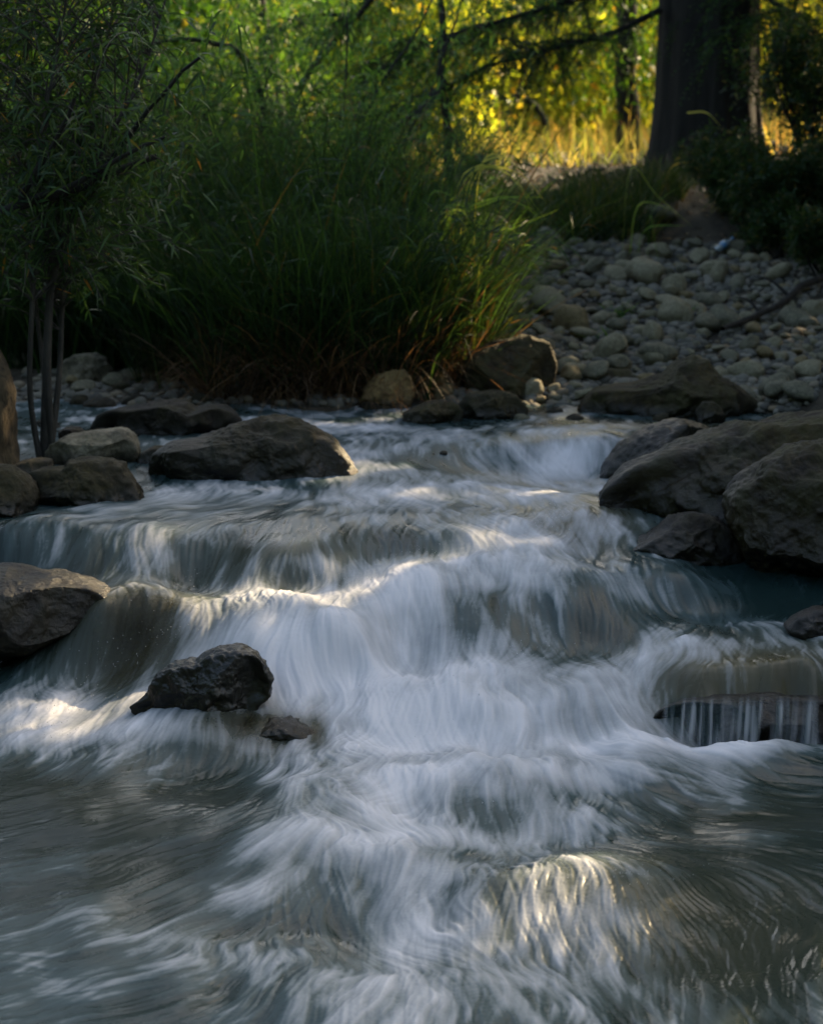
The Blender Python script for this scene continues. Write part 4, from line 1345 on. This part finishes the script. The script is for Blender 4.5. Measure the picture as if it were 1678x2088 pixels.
# reeds and grasses
def clump(name, x, y, rad, n, L, W, mat, label, cat, seed, droop=(0.1, 0.6), lean=0.28, S=7, tintpow=1.0, dirx=0.0, tmax=1.0, ry=None, sprays=0):
    rs = np.random.default_rng(seed)
    z0 = float(gz(np.array([x]), np.array([y]))[0])
    root = empty(name, (x, y, z0))
    tag(root, label, cat)
    b = np.stack([np.clip(rs.normal(size=n), -1.5, 1.5) * rad, np.clip(rs.normal(size=n), -1.5, 1.5) * (ry or rad), np.full(n, -0.03)], -1)
    b[:, 2] = gz(b[:, 0] + x, b[:, 1] + y) - z0 - 0.03
    d = np.stack([rs.normal(size=n) * lean + b[:, 0] / rad * 0.06 + dirx, rs.normal(size=n) * lean, np.ones(n)], -1)
    ang = rs.uniform(0, 6.28, n)
    side = np.stack([np.cos(ang), np.sin(ang), np.zeros(n)], -1)
    ll = rs.uniform(L[0], L[1], n)
    bd = d * np.array([1, 1, 0])
    bd = norm(bd + 1e-4) * (ll * rs.uniform(0.05, 0.45, n))[:, None]
    V, F, tt, ids = strips(b, d, ll, rs.uniform(W[0], W[1], n), rs.uniform(droop[0], droop[1], n), S, 'blade', side, bd, rs)
    tint = rs.uniform(0, tmax, n) ** tintpow
    bl = link('blades', mesh_from('blades', V, F, True, {'tint': tint[ids]}), M[mat], root)
    if sprays:
        pk = rs.integers(0, n, sprays)
        f = rs.uniform(0.3, 0.95, sprays)
        dn = norm(d[pk])
        p_ = b[pk] + dn * (ll[pk] * f)[:, None] + bd[pk] * (f ** 2)[:, None]
        az = rs.uniform(0, 6.28, sprays)
        m_ = 4
        p4 = np.repeat(p_, m_, 0)
        dd = np.stack([np.cos(az), np.sin(az), rs.uniform(0.0, 0.7, sprays)], -1)
        d4 = np.repeat(dd, m_, 0) + rs.normal(size=(sprays * m_, 3)) * 0.45
        V, F, tt, ids = strips(p4, d4, rs.uniform(0.10, 0.26, sprays * m_), rs.uniform(0.006, 0.011, sprays * m_), rs.uniform(0.2, 0.8, sprays * m_), 5, 'leaf', r=rs)
        link('leaf_sprays', mesh_from('leaf_sprays', V, F, True, {'tint': (rs.uniform(0, tmax, sprays * m_) ** tintpow)[ids]}), M[mat], root)
    return root


reeds = [(-2.55, 13.75, 'leftmost of the tall reed beds, behind the two tone boulder'), (-1.9, 13.75, 'tall reed bed behind the left bank stones'),
         (-1.35, 13.15, 'dense tall reed bed behind the double humped boulder'), (-0.8, 12.7, 'dark tall reed bed rising in centre of far bank'),
         (-0.35, 12.65, 'brown based reed bed hanging over the water'), (-0.05, 12.95, 'reed bed directly behind the tan pointed boulder')]
for i, (x, y, lb) in enumerate(reeds):
    clump('reed_clump', x, y, 0.30, 2600, (0.6, 1.7), (0.005, 0.012), 'leaf_reed', lb, 'reeds', 200 + i, (0.05, 0.55), 0.2, ry=0.35, sprays=420, tintpow=(1.3, 1.6, 1.8, 1.7, 1.3, 0.9)[i], tmax=(0.93, 0.93, 0.93, 0.97, 1, 1)[i])
for i, (x, y, n_, lb) in enumerate([(-2.1, 13.3, 170, 'broad upright reed blades behind the left stones'), (-1.2, 12.75, 220, 'broad upright reed blades in front of the dark beds'), (-0.5, 12.6, 200, 'broad upright reed blades in the centre'), (0.0, 12.8, 160, 'broad upright reed blades above the tan boulder')]):
    clump('broad_reed', x, y, 0.3, n_, (0.9, 1.9), (0.013, 0.024), 'leaf_reed', lb, 'reeds', 280 + i, (0.05, 0.5), 0.16, 9, ry=0.15)
clump('tall_reed', -0.75, 13.5, 0.8, 190, (1.7, 2.6), (0.011, 0.019), 'leaf_reed', 'sparse tallest reeds sticking up above the beds in the centre', 'reeds', 290, (0.02, 0.35), 0.16, 9, ry=0.2)
clump('reed_clump', -1.0, 14.2, 0.75, 2600, (1.2, 2.2), (0.007, 0.014), 'leaf_reed', 'tallest reeds standing behind the front beds in the centre', 'reeds', 210, (0.02, 0.3), 0.14, ry=0.4, sprays=900)
clump('reed_clump', -2.6, 14.6, 0.9, 3000, (1.2, 2.2), (0.007, 0.014), 'leaf_reed', 'tall reeds behind the willow shrub', 'reeds', 211, (0.02, 0.3), 0.14, ry=0.4, sprays=700)
clump('grass_tussock', 0.30, 13.2, 0.13, 300, (0.4, 0.85), (0.006, 0.013), 'leaf_arch', 'bright green arching grass tussock overhanging the pebble bank', 'grass', 220, (0.25, 0.9), 0.35, 9, dirx=0.15)
clump('grass_tussock', 0.40, 13.0, 0.07, 80, (0.4, 0.95), (0.006, 0.012), 'leaf_arch', 'long yellow green blades arching out over the pebble bank', 'grass', 226, (0.4, 1.1), 0.42, 10, dirx=0.3)
clump('grass_tussock', 0.12, 13.4, 0.16, 420, (0.5, 1.0), (0.006, 0.012), 'leaf_reed', 'green grass tussock between the reeds and pebble bank', 'grass', 221, (0.15, 0.7), 0.3, 8)
clump('grass_tussock', 1.5, 17.0, 0.36, 1900, (0.3, 0.75), (0.008, 0.014), 'grass_dark', 'dark grass tussock at the top of the pebble bank', 'grass', 222, (0.1, 0.6), 0.3, 7)
clump('grass_tussock', 2.0, 18.0, 0.3, 1000, (0.3, 0.7), (0.008, 0.014), 'grass_dark', 'dark grass tussock beside the cypress trunk', 'grass', 223, (0.1, 0.5), 0.25, 7)
clump('grass_tussock', 0.8, 18.0, 0.5, 900, (0.2, 0.55), (0.008, 0.014), 'grass_dark', 'thin grass tussock under the forked tree', 'grass', 224, (0.1, 0.6), 0.3, 7)


def hand_grass(name, label, blades, seed, mat='leaf_sunlit', dup=1, wdt=(0.014, 0.023)):
    """Single long blades, each bent through three seen points."""
    rs = np.random.default_rng(seed)
    root = None
    a = Acc()
    for (y, p0, p1, p2, tint) in blades:
        for k_ in range(dup):
            j = (lambda s_: rs.normal(size=2) * s_) if k_ else (lambda s_: np.zeros(2))
            yy = y + rs.normal() * 0.08 * (k_ > 0)
            Q = [at_y(*(np.array(p0) + j(10)), yy), at_y(*(np.array(p1) + j(16)), yy - 0.05), at_y(*(np.array(p2) + j(24)), yy - 0.12)]
            if root is None:
                root = empty(name, (Q[0][0], Q[0][1], float(gz(np.array([Q[0][0]]), np.array([Q[0][1]]))[0])))
                tag(root, label, 'grass')
                o_ = np.array(root.location)
            foot = np.array([Q[0][0] - 0.25 * (Q[1][0] - Q[0][0]), Q[0][1] + 0.03, float(gz(np.array([Q[0][0]]), np.array([Q[0][1]]))[0]) - 0.02])
            if Q[0][2] - foot[2] > 0.06 and tint < 2:
                Q = [foot] + Q
            cp_ = curve(np.array(Q) - o_, 16)
            w_ = rs.uniform(*wdt) * np.clip(1 - np.linspace(0, 1, 16) ** 2.5, 0.05, 1) * 0.5
            sd = norm(np.array([rs.normal() * 0.3, 0.5, 0.9]))
            V = np.stack([cp_ - sd * w_[:, None], cp_ + sd * w_[:, None]], 1).reshape(-1, 3)
            i2 = np.arange(15) * 2
            a.add(V, np.stack([i2, i2 + 1, i2 + 3, i2 + 2], -1), min(tint % 2 + rs.uniform(-0.1, 0.1), 1))
    link('blades', a.mesh('blades'), M[mat], root)


hand_grass('arching_grass_clump', 'long arching yellow green blades hanging right over the pebbles', [
    (13.0, (905, 560), (960, 462), (1062, 470), .6), (13.0, (880, 610), (945, 505), (1080, 442), .5), (13.1, (915, 480), (1000, 405), (1085, 425), .4),
    (12.9, (925, 600), (1000, 488), (1075, 525), .65), (12.9, (910, 560), (985, 560), (1028, 645), .7), (12.85, (895, 560), (965, 530), (988, 672), .9),
    (13.0, (865, 500), (930, 435), (1005, 605), .6), (12.9, (885, 560), (1000, 545), (1060, 605), .5), (13.2, (935, 400), (1020, 345), (1105, 450), .8),
    (13.2, (960, 380), (1050, 350), (1115, 415), .85), (12.8, (890, 640), (940, 560), (975, 640), .5), (12.8, (870, 640), (925, 540), (985, 560), .45),
    (12.9, (850, 560), (900, 430), (960, 420), .3), (12.9, (860, 600), (905, 470), (945, 380), .3), (13.0, (900, 520), (925, 400), (935, 300), .35), (12.8, (905, 650), (1000, 600), (1050, 640), .55)], 321, dup=3)
hand_grass('arching_grass_clump', 'few thin yellow green blades bending over the dark earth below the cypress', [
    (16.0, (1285, 345), (1340, 400), (1412, 462), .75), (16.0, (1300, 420), (1360, 425), (1410, 466), .6), (15.8, (1325, 440), (1334, 490), (1346, 552), .4), (16.0, (1310, 470), (1350, 405), (1388, 380), .6),
    (16.0, (1290, 520), (1320, 465), (1400, 460), .5), (15.5, (1310, 600), (1318, 570), (1330, 520), .5), (17.5, (1340, 420), (1370, 340), (1440, 330), .8), (17.5, (1400, 230), (1440, 230), (1472, 262), 2.9)], 322, wdt=(0.012, 0.02))
for i, (x, y, lb) in enumerate([(-0.45, 12.28, 'drooping dead brown reed thatch over the water in the centre'), (-0.12, 12.55, 'dead brown thatch at the foot of the reeds behind the tan boulder'), (-0.95, 12.35, 'dead brown thatch at the foot of the dense reeds')]):
    clump('dead_thatch', x, y, 0.26, 1300, (0.4, 1.35), (0.004, 0.009), 'thatch', lb, 'dead reeds', 260 + i, (0.3, 1.1), 0.4, ry=0.18)
for i, (px, py, lb) in enumerate([(1262, 640, 'small green weed beside smooth egg stone'), (1215, 690, 'small green weed low on the pebble bank'), (1395, 650, 'small green weed under the long pale stone'), (1290, 610, 'thin green weed in middle of pebble bank')]):
    x, y, m = bank_point(px, py)
    clump('weed_tuft', x, y, 0.06, 70, (0.08, 0.22), (0.01, 0.02), 'leaf_feather', lb, 'weed', 240 + i, (0.2, 0.9), 0.6, 4)


def fine_shrub(name, x, y, h, spread, nst, nleaf, leaf, lw, mat, label, seed, cat='shrub', bark='bark_dark', lean=(0, 0), low=0.25, drp=0.3):
    rs = np.random.default_rng(seed)
    z0 = float(gz(np.array([x]), np.array([y]))[0])
    root = empty(name, (x, y, z0))
    tag(root, label, cat)
    a = Acc()
    tips = []
    for k in range(nst):
        an = rs.uniform(0, 6.28)
        d = np.array([math.cos(an) * spread + lean[0], math.sin(an) * spread + lean[1], 1.0])
        branch_tree(a, (rs.normal() * 0.06, rs.normal() * 0.06, -0.1), d, h * rs.uniform(0.55, 0.85), 0.012 + 0.006 * h, 2, rs, tips, 0.45, 0.25)
    link('stems', a.mesh('stems'), M[bark], root)
    pts = np.concatenate([t[0][1:] for t in tips])
    pd = np.concatenate([norm(np.gradient(t[0], axis=0))[1:] for t in tips])
    ok = pts[:, 2] > low * h
    pts, pd = pts[ok], pd[ok]
    k = rs.integers(0, len(pts), nleaf)
    c = pts[k] + rs.normal(size=(nleaf, 3)) * h * 0.05
    d = pd[k] * 0.8 + rs.normal(size=(nleaf, 3)) * 0.6 + np.array([0, 0, -0.2])
    V, F, t_, ids = strips(c, d, leaf * rs.uniform(0.6, 1.3, nleaf), lw, drp, 2, 'leaf', r=rs)
    link('foliage', mesh_from('foliage', V, F, True, {'tint': rs.uniform(0, 1, nleaf)[ids]}), M[mat], root)
    return root


fine_shrub('feathery_shrub', -1.25, 14.6, 1.75, 0.4, 7, 9000, 0.09, 0.010, 'leaf_feather', 'feathery green shrub rising behind reeds, left of centre', 301)
fine_shrub('feathery_shrub', -0.45, 14.6, 1.7, 0.4, 7, 9000, 0.09, 0.010, 'leaf_feather', 'feathery green shrub in the centre below the slanting branch', 302)
fine_shrub('feathery_shrub', 0.2, 14.8, 1.5, 0.4, 6, 7000, 0.09, 0.010, 'leaf_feather', 'feathery green shrub left of the forked tree', 303)
fine_shrub('feathery_shrub', -2.4, 14.3, 1.9, 0.4, 7, 10000, 0.10, 0.011, 'leaf_feather', 'feathery dark shrub behind the thin willow stems', 304)
fine_shrub('dark_shrub', 3.35, 15.0, 0.65, 0.5, 7, 7000, 0.07, 0.016, 'grass_dark', 'dark leafy shrub at the right edge, lowest on the pebble bank', 308)
fine_shrub('dark_shrub', 2.98, 15.9, 0.6, 0.5, 7, 6000, 0.07, 0.016, 'grass_dark', 'small dark shrub below the plastic bottle', 309)
fine_shrub('dark_shrub', 2.95, 16.9, 0.8, 0.5, 7, 7000, 0.07, 0.018, 'grass_dark', 'dark low shrub growing on the earth scarp below the cypress', 307)
fine_shrub('dark_shrub', 3.35, 16.2, 1.0, 0.5, 7, 9000, 0.07, 0.018, 'grass_dark', 'dark low shrub at right edge above the pebble bank', 305)
fine_shrub('dark_shrub', 3.75, 17.6, 1.5, 0.5, 7, 9000, 0.08, 0.02, 'grass_dark', 'taller dark shrub right of the cypress trunk', 306)


# thin trees behind
def thin_tree(name, paths, y0ref, label, mat='bark_dark', leaves=0, lmat='leaf_feather', seed=1, lsize=0.08, spread=0.3):
    base = np.array(paths[0][0][0])
    root = empty(name, base)
    tag(root, label, 'tree')
    rs = np.random.default_rng(seed)
    allp = []
    for i, (pts, r0, r1) in enumerate(paths):
        cp = curve(np.array(pts) - base, 22)
        cp = cp + np.cumsum(rs.normal(size=cp.shape) * 0.006, axis=0)
        a = Acc()
        a.add(*tube(cp, np.linspace(r0, r1, 22), 9))
        link('trunk' if i == 0 else 'branch', a.mesh('trunk' if i == 0 else 'branch'), M[mat], root)
        allp.append(cp[8:])
    if leaves:
        pts = np.concatenate(allp)
        c = pts[rs.integers(0, len(pts), leaves)] + rs.normal(size=(leaves, 3)) * spread * np.array([1, 1, 0.85])
        V, F, t_, ids = strips(c, rs.normal(size=c.shape) + np.array([0, 0, -0.4]), lsize * rs.uniform(0.7, 1.3, leaves), lsize * 0.25, 0.3, 2, 'leaf', r=rs)
        link('crown', mesh_from('crown', V, F, True, {'tint': rs.uniform(0, 1, leaves)[ids]}), M[lmat], root)
    return root


thin_tree('forked_tree', [([at_y(925, 400, 18), at_y(912, 330, 18), at_y(905, 250, 18), at_y(900, 180, 18), at_y(905, 60, 18), at_y(900, -60, 18)], 0.045, 0.03),
                          ([at_y(903, 165, 18), at_y(870, 210, 17.7), at_y(800, 260, 17.4), at_y(720, 330, 17.0)], 0.05, 0.012),
                          ([at_y(905, 240, 18), at_y(930, 290, 17.9), at_y(955, 340, 17.8), at_y(975, 400, 17.7)], 0.025, 0.02)], 18,
          'small forked tree with a bare grey drooping branch left of the meadow', leaves=900, seed=3)
thin_tree('slanting_tree', [([at_y(595, 330, 19), at_y(590, 250, 19), at_y(620, 160, 18.8), at_y(680, 80, 18.6), at_y(740, 10, 18.4), at_y(800, -80, 18.2)], 0.04, 0.025)], 19,
          'thin dark tree slanting up to the right in the centre', leaves=3200, seed=4, spread=0.55)
thin_tree('leafy_trunk', [([at_y(575, 330, 21), at_y(570, 250, 21), at_y(562, 150, 21), at_y(548, 60, 21), at_y(530, -80, 21)], 0.10, 0.07)], 21,
          'upright vine covered trunk left of the slanting tree', leaves=2600, lmat='leaf_green', seed=5)
thin_tree('bare_branch_tree', [([at_y(560, 400, 15.5), at_y(530, 200, 15.4), at_y(490, 110, 15.2), at_y(430, 88, 15.0), at_y(350, 88, 14.8), at_y(260, 110, 14.6)], 0.035, 0.012)], 15,
          'dark branch arching over to left across the bright leaves', leaves=1500, seed=6, spread=0.4)
for k_, (lb, pth) in enumerate([('thin bare stem leaning right above the reeds, left of centre', [(630, 420), (700, 300), (765, 195), (850, 50), (900, -60)]), ('thin grey stem leaning right toward the forked tree', [(740, 430), (815, 300), (880, 175), (930, 40), (960, -60)]), ('thin upright stem among the reeds in the centre', [(688, 420), (692, 280), (705, 130), (700, -60)])]):
    thin_tree('thin_stem', [([at_y(a_, b_, 15.4) for a_, b_ in pth], 0.013, 0.007)], 15.4, lb, leaves=260, seed=40 + k_)
thin_tree('arched_tree', [([at_y(1108, 290, 27), at_y(1110, 245, 27), at_y(1090, 205, 27), at_y(1060, 190, 27), at_y(1010, 205, 27)], 0.06, 0.02)], 27,
          'little arched dark trunk standing in the golden meadow', leaves=200, lmat='leaf_sun', seed=7)
thin_tree('dark_trunk_tree', [([at_y(1280, 300, 25), at_y(1283, 230, 25), at_y(1275, 150, 25), at_y(1280, 40, 25), at_y(1270, -90, 25)], 0.16, 0.12)], 25,
          'dark leafy trunk just left of the cypress', leaves=1500, lmat='leaf_green', seed=8, lsize=0.12)
thin_tree('dark_trunk_tree', [([at_y(1590, 260, 27), at_y(1570, 180, 27), at_y(1590, 100, 27), at_y(1620, 0, 27), at_y(1640, -90, 27)], 0.13, 0.09)], 27,
          'leaning leafy trunk right of the cypress', leaves=2200, lmat='leaf_sun', seed=9, lsize=0.12)


# sunlit shrubs beyond
def leafy_shrub(x, y, rx, h, n, leaf, mat, label, seed, ncl=60):
    rs = np.random.default_rng(seed)
    z0 = float(gz(np.array([x]), np.array([y]))[0])
    root = empty('sunlit_shrub', (x, y, z0))
    tag(root, label, 'shrub', 'shrubs beyond the bank')
    a = Acc()
    tips = []
    for k in range(5):
        an = rs.uniform(0, 6.28)
        branch_tree(a, (0, 0, -0.1), (math.cos(an) * 0.5, math.sin(an) * 0.5, 1), h * 0.6, 0.05, 1, rs, tips, 0.6, 0.2)
    link('stems', a.mesh('stems'), M['bark_dark'], root)
    u = rs.normal(size=(ncl, 3))
    u = norm(u) * rs.uniform(0.25, 1, (ncl, 1)) ** 0.5
    cc = np.array([0, 0, h * 0.5]) + u * np.array([rx, rx * 0.8, h * 0.52])
    tcl = rs.uniform(0, 0.75, ncl)
    k = rs.integers(0, ncl, n)
    c = cc[k] + rs.normal(size=(n, 3)) * rx * 0.17
    c = c[c[:, 2] > 0.0]
    n = len(c)
    k = k[:n]
    V, F, t_, ids = strips(c, rs.normal(size=(n, 3)) + np.array([0, 0, -0.4]), leaf * rs.uniform(0.6, 1.3, n), leaf * 0.62, 0.25, 3, 'round', r=rs)
    tint = np.clip(tcl[k] + rs.uniform(0, 0.35, n), 0, 1)
    link('foliage', mesh_from('foliage', V, F, True, {'tint': tint[ids]}), M[mat], root)


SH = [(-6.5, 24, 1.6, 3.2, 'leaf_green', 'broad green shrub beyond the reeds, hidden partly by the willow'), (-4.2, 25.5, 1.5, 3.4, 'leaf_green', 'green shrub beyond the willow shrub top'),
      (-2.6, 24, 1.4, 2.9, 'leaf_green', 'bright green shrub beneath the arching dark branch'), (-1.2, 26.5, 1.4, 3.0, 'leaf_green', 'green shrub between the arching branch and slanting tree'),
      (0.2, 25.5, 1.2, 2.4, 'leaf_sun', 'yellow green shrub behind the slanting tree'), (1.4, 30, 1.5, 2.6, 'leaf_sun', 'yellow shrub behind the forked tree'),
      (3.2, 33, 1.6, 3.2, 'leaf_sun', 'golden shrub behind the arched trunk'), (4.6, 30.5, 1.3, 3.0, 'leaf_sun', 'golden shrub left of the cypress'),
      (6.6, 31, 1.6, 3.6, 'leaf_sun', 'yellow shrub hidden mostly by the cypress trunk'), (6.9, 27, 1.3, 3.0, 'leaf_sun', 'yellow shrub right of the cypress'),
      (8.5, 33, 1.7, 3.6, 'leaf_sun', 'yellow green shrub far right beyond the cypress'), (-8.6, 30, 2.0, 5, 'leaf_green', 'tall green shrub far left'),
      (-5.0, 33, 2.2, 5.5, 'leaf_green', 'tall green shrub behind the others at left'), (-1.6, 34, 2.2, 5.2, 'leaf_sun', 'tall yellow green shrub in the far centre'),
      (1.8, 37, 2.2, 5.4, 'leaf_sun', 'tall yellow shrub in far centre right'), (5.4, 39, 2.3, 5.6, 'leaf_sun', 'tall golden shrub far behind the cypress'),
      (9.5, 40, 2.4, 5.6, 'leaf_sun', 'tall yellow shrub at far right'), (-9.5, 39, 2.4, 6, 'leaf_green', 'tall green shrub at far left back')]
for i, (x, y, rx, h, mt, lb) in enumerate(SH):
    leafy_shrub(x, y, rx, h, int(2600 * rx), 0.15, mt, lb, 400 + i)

# things lying on the bank
x, y, m = bank_point(1475, 522)
root = empty('plastic_bottle', (x, y, float(ground_at(np.array([x]), np.array([y]))[0]) + 0.10))
tag(root, 'crumpled clear and blue plastic bottle lying at the top of the pebble bank', 'bottle')
tt = np.linspace(0, 1, 26)
prof = np.interp(tt, [0, 0.03, 0.08, 0.62, 0.8, 0.9, 1], [0.004, 0.026, 0.031, 0.031, 0.016, 0.011, 0.011]) * (1 + 0.05 * np.sin(tt * 70))
ax = np.stack([0.17 * (tt - 0.5) * 0.75, 0.17 * (tt - 0.5) * 0.15, 0.17 * (tt - 0.5) * 0.55], -1)
V, F = tube(ax, prof, 20)
V = V + 0.006 * np.stack([fbm(V * 40 + k_ * 9, 2, 5 + k_) for k_ in range(3)], -1)
kb = NT('bottle_plastic')
pb = kb.n('ShaderNodeBsdfPrincipled', Roughness=0.2)
pb.inputs['Base Color'].default_value = (0.30, 0.37, 0.41, 1)
pb.inputs['Transmission Weight'].default_value = 0.35
kb.l(pb.outputs[0], kb.out.inputs[0])
link('body', mesh_from('body', V, F), kb.m, root)
kc = NT('blue_plastic')
pc = kc.n('ShaderNodeBsdfPrincipled', Roughness=0.4)
pc.inputs['Base Color'].default_value = (0.06, 0.18, 0.32, 1)
kc.l(pc.outputs[0], kc.out.inputs[0])
e1 = ax[-1] + (ax[-1] - ax[-2]) * np.array([[0], [2.2]])
V, F = tube(np.vstack([e1[0] - 1e-3, e1[0], e1[1], e1[1] + 1e-3]), [0.012, 0.0145, 0.0145, 0.004], 14)
link('cap', mesh_from('cap', V, F), kc.m, root)
lab_pts = ax[8:15]
V, F = tube(lab_pts, 0.0335, 20)
link('label_band', mesh_from('label_band', V, F), kc.m, root)
pts = [bank_point(px, py) for px, py in [(1470, 700), (1530, 672), (1590, 640), (1650, 608), (1730, 575)]]
pts = np.array([[p_[0], p_[1], float(ground_at(np.array([p_[0]]), np.array([p_[1]]))[0]) + 0.09] for p_ in pts])
root = empty('fallen_branch', pts[0])
tag(root, 'dark fallen branch lying slantwise across the right of the pebble bank', 'branch')
cp = curve(pts - pts[0], 30)
cp = cp + np.cumsum(np.random.default_rng(3).normal(size=cp.shape) * 0.003, 0)
a = Acc()
a.add(*tube(cp, np.linspace(0.018, 0.034, 30), 10))
link('limb', a.mesh('limb'), M['bark_dark'], root)
for i_ in (9, 17):
    a = Acc()
    e_ = cp[i_] + np.array([-0.05 - 0.012 * i_, 0.15, 0.06 + 0.005 * i_])
    a.add(*tube(curve([cp[i_], (cp[i_] + e_) / 2 + np.array([0, 0, 0.04]), e_], 8), np.linspace(0.014, 0.004, 8), 6))
    link('twig', a.mesh('twig'), M['bark_dark'], root)
rl = np.random.default_rng(31)
n = 4200
lx, ly = rl.uniform(0.3, 6.5, n), rl.uniform(16.6, 22.5, n)
b = np.stack([lx, ly, ground_at(lx, ly) + rl.uniform(0.005, 0.03, n)], -1)
V, F, t_, ids = strips(b, np.stack([rl.normal(size=n), rl.normal(size=n), rl.normal(size=n) * 0.35], -1), rl.uniform(0.05, 0.12, n), rl.uniform(0.02, 0.045, n), 0.2, 3, 'leaf', np.stack([rl.normal(size=n), rl.normal(size=n), 0.3 * rl.normal(size=n)], -1), None, rl)
ml = leaf_mat('dry_leaf', [(0, (0.05, 0.035, 0.02)), (0.6, (0.12, 0.085, 0.045)), (1, (0.22, 0.15, 0.07))], 0.2, (1.2, 1.0, 0.8))
tag(link('leaf_litter', mesh_from('leaf_litter', V, F, True, {'tint': rl.uniform(0, 1, n)[ids]}), ml), 'dry tan leaf litter around the cypress base', 'leaves', kind='stuff')

# golden meadow grass and far woods
rs = np.random.default_rng(500)
n = 15000
b = np.stack([rs.uniform(-9, 12, n), rs.uniform(21.5, 36, n), np.zeros(n)], -1)
b = b[(b[:, 0] / b[:, 1] > -0.3) & (b[:, 0] / b[:, 1] < 0.32)]
n = len(b)
patch = fbm(p3(b[:, 0] * 0.5, b[:, 1] * 0.5), 3, 12)
b[:, 2] = gz(b[:, 0], b[:, 1]) - 0.02
d = np.stack([rs.normal(size=n) * 0.3, rs.normal(size=n) * 0.3, np.ones(n)], -1)
V, F, t_, ids = strips(b, d, rs.uniform(0.2, 0.75, n) * (1 + 0.4 * patch), rs.uniform(0.012, 0.022, n), rs.uniform(0.05, 0.5, n), 4, 'blade', None, None, rs)
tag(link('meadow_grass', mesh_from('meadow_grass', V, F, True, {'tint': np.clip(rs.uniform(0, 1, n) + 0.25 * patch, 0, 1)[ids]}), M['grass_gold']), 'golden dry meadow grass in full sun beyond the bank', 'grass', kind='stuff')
n = 42000
y = rs.uniform(50, 64, n)
x = y * rs.uniform(-0.34, 0.36, n)
c = np.stack([x, y, np.zeros(n)], -1)
hh = 7.5 + 1.2 * fbm(p3(x * 0.25, y * 0.1), 3, 19)
c[:, 2] = 1.6 + hh * rs.uniform(0, 1, n) ** 0.9
V, F, t_, ids = strips(c, rs.normal(size=(n, 3)) + np.array([0, 0, -0.4]), rs.uniform(0.35, 0.7, n), 0.36, 0.25, 2, 'round', r=rs)
tint = np.clip(0.45 + 0.4 * fbm(p3(c[:, 0] * 0.6, c[:, 1] * 0.6, c[:, 2] * 0.6), 3, 23) + rs.uniform(-0.2, 0.2, n), 0, 1)
tag(link('woods', mesh_from('woods', V, F, True, {'tint': tint[ids]}), M['leaf_wood']), 'dense green woods closing the view behind the shrubs', 'woods', kind='stuff')

# the wooded bank behind and left of the camera: it shades the stream from the low sky
n = 16000
a = rs.uniform(R(130), R(345), n)
dist = rs.uniform(9, 13, n)
c = np.stack([dist * np.cos(a) - 1.0, dist * np.sin(a) + 4.0, np.zeros(n)], -1)
c = c[~((c[:, 1] > 3.5) & (np.abs(c[:, 0] / np.maximum(c[:, 1], 0.1)) < 0.4))]
n = len(c)
c[:, 2] = rs.uniform(-0.5, 1, n) * 4.2 + 3.4 + 1.2 * fbm(p3(c[:, 0] * 0.4, c[:, 1] * 0.4), 2, 71)
V, F, t_, ids = strips(c, rs.normal(size=(n, 3)) + np.array([0, 0, -0.4]), rs.uniform(0.4, 0.8, n), 0.42, 0.25, 2, 'round', r=rs)
tag(link('woods', mesh_from('woods', V, F, True, {'tint': rs.uniform(0, 1, n)[ids]}), M['leaf_shade']), 'leafy woods on the near bank around the camera', 'woods', kind='stuff')
